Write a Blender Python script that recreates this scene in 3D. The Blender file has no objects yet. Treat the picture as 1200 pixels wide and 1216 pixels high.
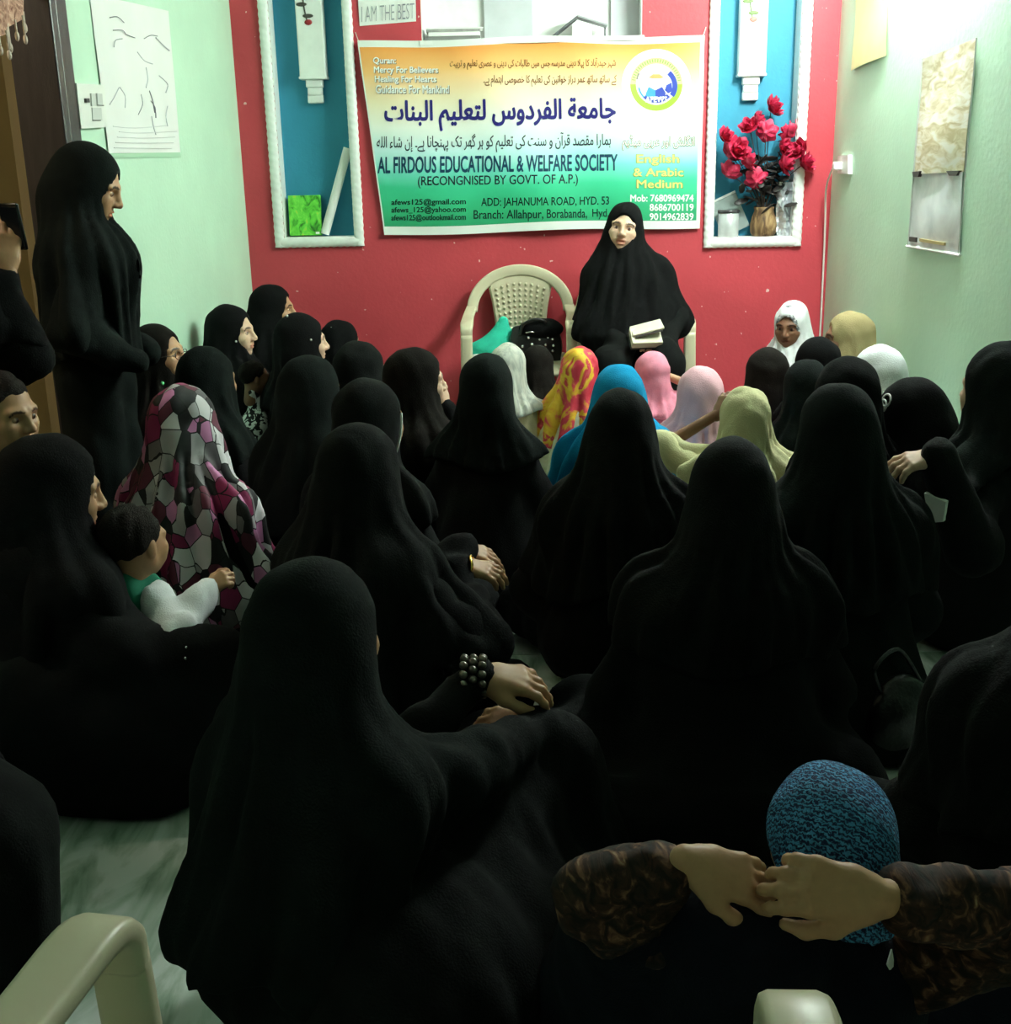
import bpy, bmesh, math, random, unicodedata
import numpy as np
from mathutils import Vector, Matrix
SC = bpy.context.scene
COL = SC.collection
A = np.array
# ------------------------------------------------------------------ camera
F = 1350.0; CAMH = 1.33; RHO = math.radians(1.2)
_cx, _cu = (640 - 600) / F, (608 - 215) / F
_x1 = _cx * math.cos(RHO) + _cu * math.sin(RHO); _y1 = -_cx * math.sin(RHO) + _cu * math.cos(RHO)
TH = math.atan(_y1); PSI = math.atan(_x1 * math.cos(TH))
FW = A([-math.sin(PSI) * math.cos(TH), math.cos(PSI) * math.cos(TH), -math.sin(TH)])
_r0 = A([math.cos(PSI), math.sin(PSI), 0.0]); _u0 = np.cross(_r0, FW)
RT = math.cos(RHO) * _r0 - math.sin(RHO) * _u0
UP = math.sin(RHO) * _r0 + math.cos(RHO) * _u0
CAM = A([0, 0, CAMH])
def ray(px, py): return FW + RT * (px - 600) / F - UP * (py - 608) / F
def on(px, py, ax, v):
    d = ray(px, py); return CAM + d * (v - CAM[ax]) / d[ax]
def on_y(px, py, v): return on(px, py, 1, v)
def on_z(px, py, v): return on(px, py, 2, v)
def on_x(px, py, v): return on(px, py, 0, v)
cd = bpy.data.cameras.new('camera'); cam = bpy.data.objects.new('camera', cd); COL.objects.link(cam)
cd.sensor_fit = 'HORIZONTAL'; cd.sensor_width = 36; cd.lens = F / 1200 * 36; cd.clip_start = .02
cam.matrix_world = Matrix(((RT[0], UP[0], -FW[0], CAM[0]), (RT[1], UP[1], -FW[1], CAM[1]), (RT[2], UP[2], -FW[2], CAM[2]), (0, 0, 0, 1)))
SC.camera = cam
# ------------------------------------------------------------------ light
vs = SC.view_settings; vs.view_transform = 'Standard'; vs.look = 'None'; vs.gamma = 1; vs.use_curve_mapping = False
vs.exposure = 0.0
SC.world = bpy.data.worlds.new('world'); SC.world.use_nodes = True
bg = SC.world.node_tree.nodes['Background']; bg.inputs[0].default_value = (0, 0, 0, 1); bg.inputs[1].default_value = 0
D = 6.2
XL = float(on_y(285, 165, D)[0]); XR = float(on_y(990, 165, D)[0]); CEIL = 2.75; YB = -1.6
# the tube lamp high on the right wall, just above the picture, whose glow blows out the top of that wall
TUBE_W = 44.0
for nm, ty in (('tube_lamp_near_offscreen', 4.25), ('tube_lamp_mid_near_offscreen', 4.58), ('tube_lamp_mid_far_offscreen', 4.92), ('tube_lamp_far_offscreen', 5.25)):
    l = bpy.data.lights.new(nm, 'POINT'); l.energy = TUBE_W; l.shadow_soft_size = .03; l.color = (.93, 1.0, .97)
    o = bpy.data.objects.new(nm, l); COL.objects.link(o); o.location = (XR - .09, ty, 2.46)
# ceiling lamp of the room beyond the doorway, which lights the beige wall seen through it
l = bpy.data.lights.new('side_room_lamp_offscreen', 'POINT'); l.energy = 22; l.shadow_soft_size = .05; l.color = (1, .9, .74)
o = bpy.data.objects.new('side_room_lamp_offscreen', l); COL.objects.link(o); o.location = (-2.15, 2.7, 2.6)

# ------------------------------------------------------------------ helpers
def s2l(r, g, b):
    f = lambda c: (c / 255 / 12.92) if c / 255 <= .04045 else ((c / 255 + .055) / 1.055) ** 2.4
    return (f(r), f(g), f(b), 1)
def nt(m):
    m.use_nodes = True; return m.node_tree, m.node_tree.nodes['Principled BSDF']
def sock(b, *names):
    for n in names:
        if n in b.inputs: return b.inputs[n]
MATS = {}
def mat(name, col, rough=.6, var=0.0, vscale=8.0, bump=0.0, bscale=60.0, spec=.4, metal=0.0, sheen=0.0, trans=0.0, stretch=None):
    if name in MATS: return MATS[name]
    m = bpy.data.materials.new(name); t, b = nt(m); L = t.links
    c = s2l(*col); b.inputs['Base Color'].default_value = c; b.inputs['Roughness'].default_value = rough; b.inputs['Metallic'].default_value = metal
    sock(b, 'Specular IOR Level').default_value = spec
    if sheen: sock(b, 'Sheen Weight').default_value = sheen
    if trans: sock(b, 'Transmission Weight').default_value = trans
    tc = t.nodes.new('ShaderNodeTexCoord'); mp = t.nodes.new('ShaderNodeMapping'); L.new(tc.outputs['Object'], mp.inputs[0])
    if stretch: mp.inputs['Scale'].default_value = stretch
    if var:
        n = t.nodes.new('ShaderNodeTexNoise'); n.inputs['Scale'].default_value = vscale; n.inputs['Detail'].default_value = 5
        L.new(mp.outputs[0], n.inputs['Vector'])
        r = t.nodes.new('ShaderNodeValToRGB'); e = r.color_ramp.elements
        e[0].position = .3; e[1].position = .7
        e[0].color = tuple(max(0, x * (1 - var)) for x in c[:3]) + (1,); e[1].color = tuple(min(1, x * (1 + var)) for x in c[:3]) + (1,)
        L.new(n.outputs['Fac'], r.inputs[0]); L.new(r.outputs[0], b.inputs['Base Color'])
    if bump:
        n2 = t.nodes.new('ShaderNodeTexNoise'); n2.inputs['Scale'].default_value = bscale; n2.inputs['Detail'].default_value = 3
        L.new(mp.outputs[0], n2.inputs['Vector'])
        bp = t.nodes.new('ShaderNodeBump'); bp.inputs['Strength'].default_value = bump; bp.inputs['Distance'].default_value = .01
        L.new(n2.outputs['Fac'], bp.inputs['Height']); L.new(bp.outputs[0], b.inputs['Normal'])
    MATS[name] = m; return m
def mesh_data(name, V, Fs, mats=(), smooth=True, tint=None):
    V = np.asarray(V, dtype=np.float32); me = bpy.data.meshes.new(name)
    if isinstance(Fs, np.ndarray) and Fs.ndim == 2:
        n, k = Fs.shape
        me.vertices.add(len(V)); me.vertices.foreach_set('co', V.ravel())
        me.loops.add(n * k); me.loops.foreach_set('vertex_index', Fs.astype(np.int32).ravel())
        me.polygons.add(n); me.polygons.foreach_set('loop_start', np.arange(0, n * k, k, dtype=np.int32))
        me.polygons.foreach_set('loop_total', np.full(n, k, dtype=np.int32))
        me.update(calc_edges=True); me.validate()
    else:
        me.from_pydata([tuple(map(float, v)) for v in V], [], [tuple(f) for f in Fs]); me.update()
    if smooth: me.polygons.foreach_set('use_smooth', np.ones(len(me.polygons), dtype=bool))
    if tint is not None:
        at = me.color_attributes.new('tint', 'FLOAT_COLOR', 'POINT')
        at.data.foreach_set('color', np.hstack([tint, np.ones((len(V), 1))]).astype(np.float32).ravel())
    for m in (mats if isinstance(mats, (list, tuple)) else [mats]): me.materials.append(m)
    return me
def link(name, data, parent=None, loc=None, rotz=0):
    o = bpy.data.objects.new(name, data); COL.objects.link(o)
    if parent: o.parent = parent
    if loc is not None: o.location = tuple(map(float, loc))
    if rotz: o.rotation_euler = (0, 0, rotz)
    return o
def obj(name, V, Fs, m, parent=None, smooth=False, loc=None, rotz=0):
    return link(name, mesh_data(name, V, Fs, m, smooth), parent, loc, rotz)
def tag(o, label=None, cat=None, group=None, kind=None):
    if label: o['label'] = label
    if cat: o['category'] = cat
    if group: o['group'] = group
    if kind: o['kind'] = kind
    return o
def thing(name, label, cat, loc=(0, 0, 0), rotz=0, group=None):
    return tag(link(name, None, None, loc, rotz), label, cat, group)
def join(parts):
    V = []; Fq = []; n = 0
    for v, f in parts:
        V.append(np.asarray(v, dtype=float)); Fq += [tuple(i + n for i in q) for q in f]; n += len(v)
    return np.vstack(V), Fq
def box(c, s, R=None):
    c = A(c, float); s = A(s, float) / 2
    v = A([[x, y, z] for x in (-1, 1) for y in (-1, 1) for z in (-1, 1)], float) * s
    if R is not None: v = v @ A(R).T
    return v + c, [(0, 1, 3, 2), (4, 6, 7, 5), (0, 4, 5, 1), (2, 3, 7, 6), (0, 2, 6, 4), (1, 5, 7, 3)]
def rbox(c, s, r=.006, seg=2, R=None):
    bm = bmesh.new(); bmesh.ops.create_cube(bm, size=1.0)
    for v in bm.verts: v.co = Vector((v.co.x * s[0], v.co.y * s[1], v.co.z * s[2]))
    bmesh.ops.bevel(bm, geom=list(bm.edges), offset=min(r, min(s) * .45), segments=seg, profile=.5, affect='EDGES')
    bm.verts.index_update()
    v = A([tuple(q.co) for q in bm.verts]); f = [tuple(q.index for q in p.verts) for p in bm.faces]; bm.free()
    if R is not None: v = v @ A(R).T
    return v + A(c, float), f
def rotz_m(a): return A([[math.cos(a), -math.sin(a), 0], [math.sin(a), math.cos(a), 0], [0, 0, 1]])
def rotx_m(a): return A([[1, 0, 0], [0, math.cos(a), -math.sin(a)], [0, math.sin(a), math.cos(a)]])
def roty_m(a): return A([[math.cos(a), 0, math.sin(a)], [0, 1, 0], [-math.sin(a), 0, math.cos(a)]])
def nrm(v): v = A(v, float); return v / (np.linalg.norm(v) + 1e-9)
def catmull(P, n=6):
    P = A(P, float); Q = []
    for i in range(len(P) - 1):
        p0 = P[max(i - 1, 0)]; p1 = P[i]; p2 = P[i + 1]; p3 = P[min(i + 2, len(P) - 1)]
        for k in range(n):
            t = k / n
            Q.append(.5 * (2 * p1 + (p2 - p0) * t + (2 * p0 - 5 * p1 + 4 * p2 - p3) * t * t + (3 * p1 - p0 - 3 * p2 + p3) * t ** 3))
    Q.append(P[-1]); return A(Q)
def tube(pts, r, seg=8, cap=True):
    pts = A(pts, float); n = len(pts); r = np.broadcast_to(A(r, float), (n,))
    V = []; T = np.gradient(pts, axis=0); ref = A([0, 0, 1.]) if abs(nrm(T[0])[2]) < .9 else A([1., 0, 0])
    for i in range(n):
        t = nrm(T[i]); a = nrm(np.cross(t, ref)); b = np.cross(t, a); ref = -np.cross(t, a) if False else ref
        for k in range(seg):
            w = 2 * math.pi * k / seg; V.append(pts[i] + r[i] * (math.cos(w) * a + math.sin(w) * b))
    Fq = [(i * seg + k, i * seg + (k + 1) % seg, (i + 1) * seg + (k + 1) % seg, (i + 1) * seg + k) for i in range(n - 1) for k in range(seg)]
    if cap: Fq += [tuple(range(seg))[::-1], tuple((n - 1) * seg + k for k in range(seg))]
    return A(V), Fq
def sweep(ctrl, n=8, rnd=.35):
    """ctrl rows: x y z  wx wy wz  width thickness ; rounded rectangular profile"""
    Q = catmull(ctrl, n); V = []; m = len(Q); T = np.gradient(Q[:, :3], axis=0)
    prof = []
    for cx_, cy_, a0 in ((1, 1, 0), (-1, 1, 90), (-1, -1, 180), (1, -1, 270)):
        for a in (0, 45, 90): prof.append((cx_, cy_, math.radians(a0 + a)))
    k = len(prof)
    for i in range(m):
        t = nrm(T[i]); w = A(Q[i, 3:6]); w = nrm(w - t * (w @ t)); h = np.cross(t, w); W = Q[i, 6] / 2; Hh = Q[i, 7] / 2; r = min(W, Hh) * (2 * rnd)
        for sx, sy, a in prof:
            V.append(Q[i, :3] + w * (sx * (W - r) + r * math.cos(a)) + h * (sy * (Hh - r) + r * math.sin(a)))
    Fq = [(i * k + j, i * k + (j + 1) % k, (i + 1) * k + (j + 1) % k, (i + 1) * k + j) for i in range(m - 1) for j in range(k)]
    Fq += [tuple(range(k))[::-1], tuple((m - 1) * k + j for j in range(k))]
    return A(V), Fq
def lathe(prof, seg=20, c=(0, 0, 0)):
    V = []; n = len(prof)
    for r, z in prof:
        for k in range(seg):
            a = 2 * math.pi * k / seg; V.append((c[0] + r * math.cos(a), c[1] + r * math.sin(a), c[2] + z))
    Fq = [(i * seg + k, i * seg + (k + 1) % seg, (i + 1) * seg + (k + 1) % seg, (i + 1) * seg + k) for i in range(n - 1) for k in range(seg)]
    Fq += [tuple(range(seg))[::-1], tuple((n - 1) * seg + k for k in range(seg))]
    return A(V), Fq
def ball(c, r, seg=10, rings=7):
    r = np.broadcast_to(A(r, float), (3,)); V = []
    for i in range(rings + 1):
        p = math.pi * i / rings
        for k in range(seg):
            a = 2 * math.pi * k / seg; V.append((c[0] + r[0] * math.sin(p) * math.cos(a), c[1] + r[1] * math.sin(p) * math.sin(a), c[2] + r[2] * math.cos(p)))
    return A(V), [(i * seg + k, (i + 1) * seg + k, (i + 1) * seg + (k + 1) % seg, i * seg + (k + 1) % seg) for i in range(rings) for k in range(seg)]
# ------------------------------------------------------------------ implicit surfaces for cloth and bodies
def nets(fun, lo, hi, h):
    lo = A(lo, float) - 2 * h; hi = A(hi, float) + 2 * h
    n = np.ceil((hi - lo) / h).astype(int) + 1
    ax = [(lo[i] + h * np.arange(n[i])).astype(np.float32) for i in range(3)]
    P = np.stack(np.meshgrid(*ax, indexing='ij'), -1).reshape(-1, 3)
    v = fun(P).reshape(n).astype(np.float32); s = v < 0
    cnt = np.zeros(n - 1, np.int8)
    for i in (0, 1):
        for j in (0, 1):
            for k in (0, 1): cnt += s[i:n[0] - 1 + i, j:n[1] - 1 + j, k:n[2] - 1 + k]
    I = np.argwhere((cnt > 0) & (cnt < 8)); idx = np.full(n - 1, -1, np.int64); idx[tuple(I.T)] = np.arange(len(I))
    acc = np.zeros((len(I), 3)); num = np.zeros(len(I))
    E3 = np.eye(3, dtype=int)
    for a in range(3):
        b, c = [q for q in range(3) if q != a]
        for ob in (0, 1):
            for oc in (0, 1):
                off = ob * E3[b] + oc * E3[c]; i0 = I + off; i1 = i0 + E3[a]
                v0 = v[tuple(i0.T)]; v1 = v[tuple(i1.T)]; cr = (v0 < 0) != (v1 < 0)
                t = np.where(cr, v0 / np.where(v0 == v1, 1, v0 - v1), 0)
                p = off[None, :] + t[:, None] * E3[a]
                acc += p * cr[:, None]; num += cr
    V = lo + h * (I + acc / np.maximum(num, 1)[:, None])
    Q = []
    for a in range(3):
        b, c = (a + 1) % 3, (a + 2) % 3
        s0 = np.take(s, range(n[a] - 1), a); s1 = np.take(s, range(1, n[a]), a)
        Ed = np.argwhere(s0 != s1); ok = (Ed[:, b] > 0) & (Ed[:, c] > 0) & (Ed[:, b] < n[b] - 1) & (Ed[:, c] < n[c] - 1); Ed = Ed[ok]
        f = s0[tuple(Ed.T)]
        q = np.stack([idx[tuple((Ed - m).T)] for m in (0 * E3[b], E3[b], E3[b] + E3[c], E3[c])], 1)
        q[~f] = q[~f][:, ::-1]; Q.append(q)
    Q = np.vstack(Q); return V, Q[(Q >= 0).all(1)]
def sd_cone(P, a, b, ra, rb):
    a = A(a, np.float32); b = A(b, np.float32); ba = b - a; pa = P - a
    h = np.clip(pa @ ba / max(float(ba @ ba), 1e-9), 0, 1)
    return np.sqrt(((pa - h[:, None] * ba) ** 2).sum(1)) - (ra + (rb - ra) * h)
def sd_ell(P, c, r, R=None):
    q = P - A(c, np.float32)
    if R is not None: q = q @ A(R, np.float32)
    r = A(r, np.float32); k0 = np.sqrt(((q / r) ** 2).sum(1)); k1 = np.sqrt(((q / (r * r)) ** 2).sum(1)) + 1e-6
    return k0 * (k0 - 1) / k1
def smin(a, b, k):
    h = np.maximum(k - np.abs(a - b), 0) / k; return np.minimum(a, b) - h * h * k * .25
def smax(a, b, k): return -smin(-a, -b, k)
def ev(P, prims, k, off=0.0):
    d = None
    for p in prims:
        e = sd_cone(P, *p[1:]) if p[0] == 'c' else sd_ell(P, *p[1:])
        d = e if d is None else smin(d, e, k)
    return d - off
def bounds(prims):
    L = []; Hh = []
    for p in prims:
        if p[0] == 'c':
            a, b, r = A(p[1]), A(p[2]), max(p[3], p[4]); L.append(np.minimum(a, b) - r); Hh.append(np.maximum(a, b) + r)
        else:
            r = max(p[2]); L.append(A(p[1]) - r); Hh.append(A(p[1]) + r)
    return np.min(L, 0), np.max(Hh, 0)
def folds(seed, kh, kv, amp, n=6):
    rg = np.random.RandomState(seed); W = []
    for i in range(n):
        a = rg.rand() * 2 * math.pi; q = kh * (.6 + .8 * rg.rand())
        W.append((A([q * math.cos(a), q * math.sin(a), kv * rg.randn()], np.float32), rg.rand() * 6.28, amp * (.5 + .6 * rg.rand()) / math.sqrt(n / 2)))
    def f(P):
        d = 0
        for k, ph, a in W: d = d + a * (1 - 1.6 * np.abs(np.sin(P @ k * .5 + ph)))
        return d
    return f
# ------------------------------------------------------------------ head (faces +Y), units of an adult woman
def head_fun(P, mouth=0.0, ears=True):
    M = A([1, 1, 1], np.float32); Q = P.copy(); Q[:, 0] = np.abs(Q[:, 0])
    d = sd_ell(Q, (0, -.014, .032), (.073, .092, .080))
    d = smin(d, sd_ell(Q, (0, .024, -.018), (.061, .066, .088)), .03)
    d = smin(d, sd_cone(Q, (.050, .0, -.050), (.0, .064, -.090), .018, .019), .035)
    d = smin(d, sd_cone(Q, (.040, .058, -.026), (.032, .064, -.05), .024, .018), .03)
    d = smin(d, sd_cone(Q, (.012, .086, .020), (.048, .070, .020), .008, .008), .02)
    d = smax(d, -sd_ell(Q, (.031, .094, .0), (.017, .014, .010)), .014)
    d = smin(d, sd_cone(Q, (0, .089, .008), (0, .107, -.026), .008, .011), .014)
    d = smin(d, sd_ell(Q, (.011, .097, -.031), (.009, .010, .008)), .008)
    d = smin(d, sd_ell(Q, (0, .0855, -.0535), (.024, .012, .006)), .006)
    d = smin(d, sd_ell(Q, (0, .0835, -.066 - mouth), (.021, .012, .007)), .006)
    d = smax(d, -sd_ell(Q, (0, .098, -.0597 - mouth / 2), (.022, .013, .0018 + mouth / 2)), .003)
    if ears: d = smin(d, sd_ell(Q, (.074, -.008, -.006), (.009, .017, .030)), .008)
    d = smin(d, sd_cone(Q, (0, -.022, -.05), (0, -.034, -.15), .050, .055), .03)
    return d
HEADS = {}
def head_mesh(h, mouth=0.0, ears=True):
    key = (h, mouth, ears)
    if key in HEADS: return HEADS[key]
    V, Q = nets(lambda P: head_fun(P, mouth, ears), (-.09, -.12, -.17), (.09, .13, .12), h)
    X = np.abs(V[:, 0]); Y = V[:, 1]; Z = V[:, 2]; T = np.ones((len(V), 3))
    lip = (Y > .072) & ((X / .025) ** 2 + ((Z + .060 + mouth / 2) / (.0125 + mouth)) ** 2 < 1); T[lip] = (.86, .58, .56)
    inn = lip & (np.abs(Z + .0597 + mouth / 2) < .0018 + mouth * .6) & (X < .019); T[inn] = (.70, .40, .40)
    brow = (Y > .05) & (np.abs(Z - (.021 + .10 * np.clip(X - .015, 0, 1) - 3.0 * np.clip(X - .032, 0, 1) ** 2 * 10)) < .0042) & (X > .012) & (X < .053); T[brow] = (.10, .08, .08)
    parts = [(V, Q, T)]; n = len(V)
    for sgn in (-1, 1):
        v, f = ball((sgn * .031, .0735, .0), (.0145, .0125, .0105), 14, 10); f = A(f)
        vr = v - A([sgn * .031, .0735, 0]); t = np.full((len(v), 3), 1.0); t[:] = (1.15, 1.3, 1.5)
        t[(vr[:, 1] > 0) & (np.hypot(vr[:, 0], vr[:, 2]) < .0068)] = (.06, .05, .05)
        parts.append((v, f, t))
    VV = np.vstack([p[0] for p in parts]); FF = []; k = 0
    for v, f, t in parts: FF.append(f + k); k += len(v)
    HEADS[key] = (VV, np.vstack(FF), np.vstack([p[2] for p in parts])); return HEADS[key]
# ------------------------------------------------------------------ hand: wrist at 0, fingers +Y, back of hand +Z, thumb +X
HANDS = {}
def hand_mesh(curl, spread=.10, h=.0036):
    key = (curl, spread)
    if key in HANDS: return HANDS[key]
    pr = [('c', (0, -.012, 0), (0, -.005, 0), .023, .023), ('c', (-.018, .03, -.003), (.018, .03, -.003), .017, .018)]
    fin = []
    for i, (x, L) in enumerate(zip((.029, .010, -.009, -.027), (.070, .078, .072, .056))):
        k = A([x, .088 - .006 * abs(i - 1.2), 0]); pr.append(('c', (x * .45, .012, -.002), tuple(k), .017, .0115))
        a = 0; p = k; yaw = (1.3 - i) * spread; seg = []
        for j, fr in enumerate((.45, .31, .24)):
            a += curl * (.75, 1.0, .7)[j] * (1 + .08 * i)
            q = p + L * fr * A([math.sin(yaw) * math.cos(a), math.cos(yaw) * math.cos(a), -math.sin(a)])
            seg.append(('c', tuple(p), tuple(q), .0102 - .0011 * j, .0093 - .0012 * j)); p = q
        fin.append(seg)
    th = [('c', (.016, .012, -.008), (.044, .045, -.016), .0165, .013), ('c', (.044, .045, -.016), (.052, .078, -.026), .0115, .0105), ('c', (.052, .078, -.026), (.048, .102, -.034), .0105, .008)]
    def f(P):
        d = ev(P, pr, .014)
        d = smin(d, ev(P, th, .008), .014)
        for s_ in fin: d = smin(d, ev(P, s_, .005), .005)
        return d
    HANDS[key] = nets(f, (-.06, -.05, -.10), (.075, .18, .04), h); return HANDS[key]
# ------------------------------------------------------------------ cloth and skin materials
def cloth(name, col, var=.25, vscale=30, bump=.25, bscale=260, sheen=.0, rough=.95): return mat(name, col, rough, var, vscale, bump, bscale, .12, 0, sheen)
BLACK = cloth('black_georgette', (13, 13, 14)); BLACK2 = cloth('black_crepe', (17, 18, 18)); BLACK3 = cloth('dark_green_black_cloth', (15, 20, 19)); BROWNBLACK = cloth('brown_black_cloth', (22, 18, 16))
def skin(name, col):
    m = bpy.data.materials.new(name); t, b = nt(m); L = t.links
    at = t.nodes.new('ShaderNodeAttribute'); at.attribute_name = 'tint'
    mx = t.nodes.new('ShaderNodeMix'); mx.data_type = 'RGBA'; mx.blend_type = 'MULTIPLY'; mx.inputs[0].default_value = 1
    n = t.nodes.new('ShaderNodeTexNoise'); n.inputs['Scale'].default_value = 40
    r = t.nodes.new('ShaderNodeValToRGB'); c = s2l(*col); e = r.color_ramp.elements
    e[0].color = tuple(x * .88 for x in c[:3]) + (1,); e[1].color = tuple(min(1, x * 1.1) for x in c[:3]) + (1,)
    L.new(n.outputs['Fac'], r.inputs[0]); L.new(r.outputs[0], mx.inputs[6]); L.new(at.outputs['Color'], mx.inputs[7]); L.new(mx.outputs[2], b.inputs['Base Color'])
    b.inputs['Roughness'].default_value = .5; sock(b, 'Specular IOR Level').default_value = .35
    sock(b, 'Subsurface Weight').default_value = .08; sock(b, 'Subsurface Radius').default_value = (.01, .004, .002)
    return m
SK_L = skin('skin_light', (214, 176, 150)); SK_M = skin('skin_tan', (186, 142, 108)); SK_D = skin('skin_brown', (128, 90, 68))
def ramp_const(t, stops):
    r = t.nodes.new('ShaderNodeValToRGB'); r.color_ramp.interpolation = 'CONSTANT'; e = r.color_ramp.elements
    while len(e) < len(stops): e.new(.5)
    for i, (p, c) in enumerate(stops): e[i].position = p; e[i].color = s2l(*c)
    return r
def mosaic_mat():
    m = bpy.data.materials.new('mosaic_print_cloth'); t, b = nt(m); L = t.links
    tc = t.nodes.new('ShaderNodeTexCoord'); mp = t.nodes.new('ShaderNodeMapping'); mp.inputs['Rotation'].default_value = (.5, .4, .6); mp.inputs['Scale'].default_value = (1.25, 1, .72)
    L.new(tc.outputs['Object'], mp.inputs[0])
    v = t.nodes.new('ShaderNodeTexVoronoi'); v.inputs['Scale'].default_value = 21; v2 = t.nodes.new('ShaderNodeTexVoronoi'); v2.feature = 'DISTANCE_TO_EDGE'; v2.inputs['Scale'].default_value = 21
    v.distance = 'EUCLIDEAN'
    for q in (v, v2): L.new(mp.outputs[0], q.inputs['Vector'])
    sp = t.nodes.new('ShaderNodeSeparateColor'); L.new(v.outputs['Color'], sp.inputs[0])
    r = ramp_const(t, [(0, (24, 22, 26)), (.20, (176, 172, 176)), (.36, (140, 30, 84)), (.50, (228, 222, 226)), (.66, (100, 36, 60)), (.76, (206, 130, 180)), (.86, (120, 114, 118)), (.93, (90, 84, 88))])
    L.new(sp.outputs[0], r.inputs[0])
    r2 = ramp_const(t, [(0, (18, 16, 20)), (.022, (255, 255, 255))]); L.new(v2.outputs['Distance'], r2.inputs[0])
    mx = t.nodes.new('ShaderNodeMix'); mx.data_type = 'RGBA'; mx.blend_type = 'MULTIPLY'; mx.inputs[0].default_value = 1
    L.new(r.outputs[0], mx.inputs[6]); L.new(r2.outputs[0], mx.inputs[7]); L.new(mx.outputs[2], b.inputs['Base Color']); b.inputs['Roughness'].default_value = .75
    return m
def noise_ramp_mat(name, stops, scale=(6, 6, 6), dist=1.0, rough=.8, wave=None, bump=0, const=False):
    m = bpy.data.materials.new(name); t, b = nt(m); L = t.links
    tc = t.nodes.new('ShaderNodeTexCoord'); mp = t.nodes.new('ShaderNodeMapping'); mp.inputs['Scale'].default_value = scale; L.new(tc.outputs['Object'], mp.inputs[0])
    if wave:
        n = t.nodes.new('ShaderNodeTexWave'); n.inputs['Scale'].default_value = 1; n.inputs['Distortion'].default_value = dist; n.inputs['Detail'].default_value = 3; n.bands_direction = wave
    else:
        n = t.nodes.new('ShaderNodeTexNoise'); n.inputs['Scale'].default_value = 1; n.inputs['Detail'].default_value = 4; n.inputs['Distortion'].default_value = dist
    L.new(mp.outputs[0], n.inputs['Vector'])
    r = t.nodes.new('ShaderNodeValToRGB'); e = r.color_ramp.elements
    while len(e) < len(stops): e.new(.5)
    for i, (p, c) in enumerate(stops): e[i].position = p; e[i].color = s2l(*c)
    if const: r.color_ramp.interpolation = 'CONSTANT'
    L.new(n.outputs['Fac'], r.inputs[0]); L.new(r.outputs[0], b.inputs['Base Color']); b.inputs['Roughness'].default_value = rough; sock(b, 'Specular IOR Level').default_value = .25
    if bump:
        bp = t.nodes.new('ShaderNodeBump'); bp.inputs['Strength'].default_value = bump; bp.inputs['Distance'].default_value = .006
        L.new(n.outputs['Fac'], bp.inputs['Height']); L.new(bp.outputs[0], b.inputs['Normal'])
    return m
HAIR = mat('black_hair', (24, 18, 15), .85, .35, 120, .6, 260, .15)
SPEAKER_AT = A([.41, 5.75])
ik_len = .25
def ik(s, w, L1, L2, pole):
    s = A(s, float); w = A(w, float); d = w - s; n = np.linalg.norm(d); n2 = min(n, (L1 + L2) * .995); u = d / n
    a = (L1 * L1 - L2 * L2 + n2 * n2) / (2 * n2); hh = math.sqrt(max(L1 * L1 - a * a, 0)); p = A(pole, float); p = nrm(p - u * (p @ u))
    return s + u * a + p * hh, s + u * n2
PEOPLE = {}
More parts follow.
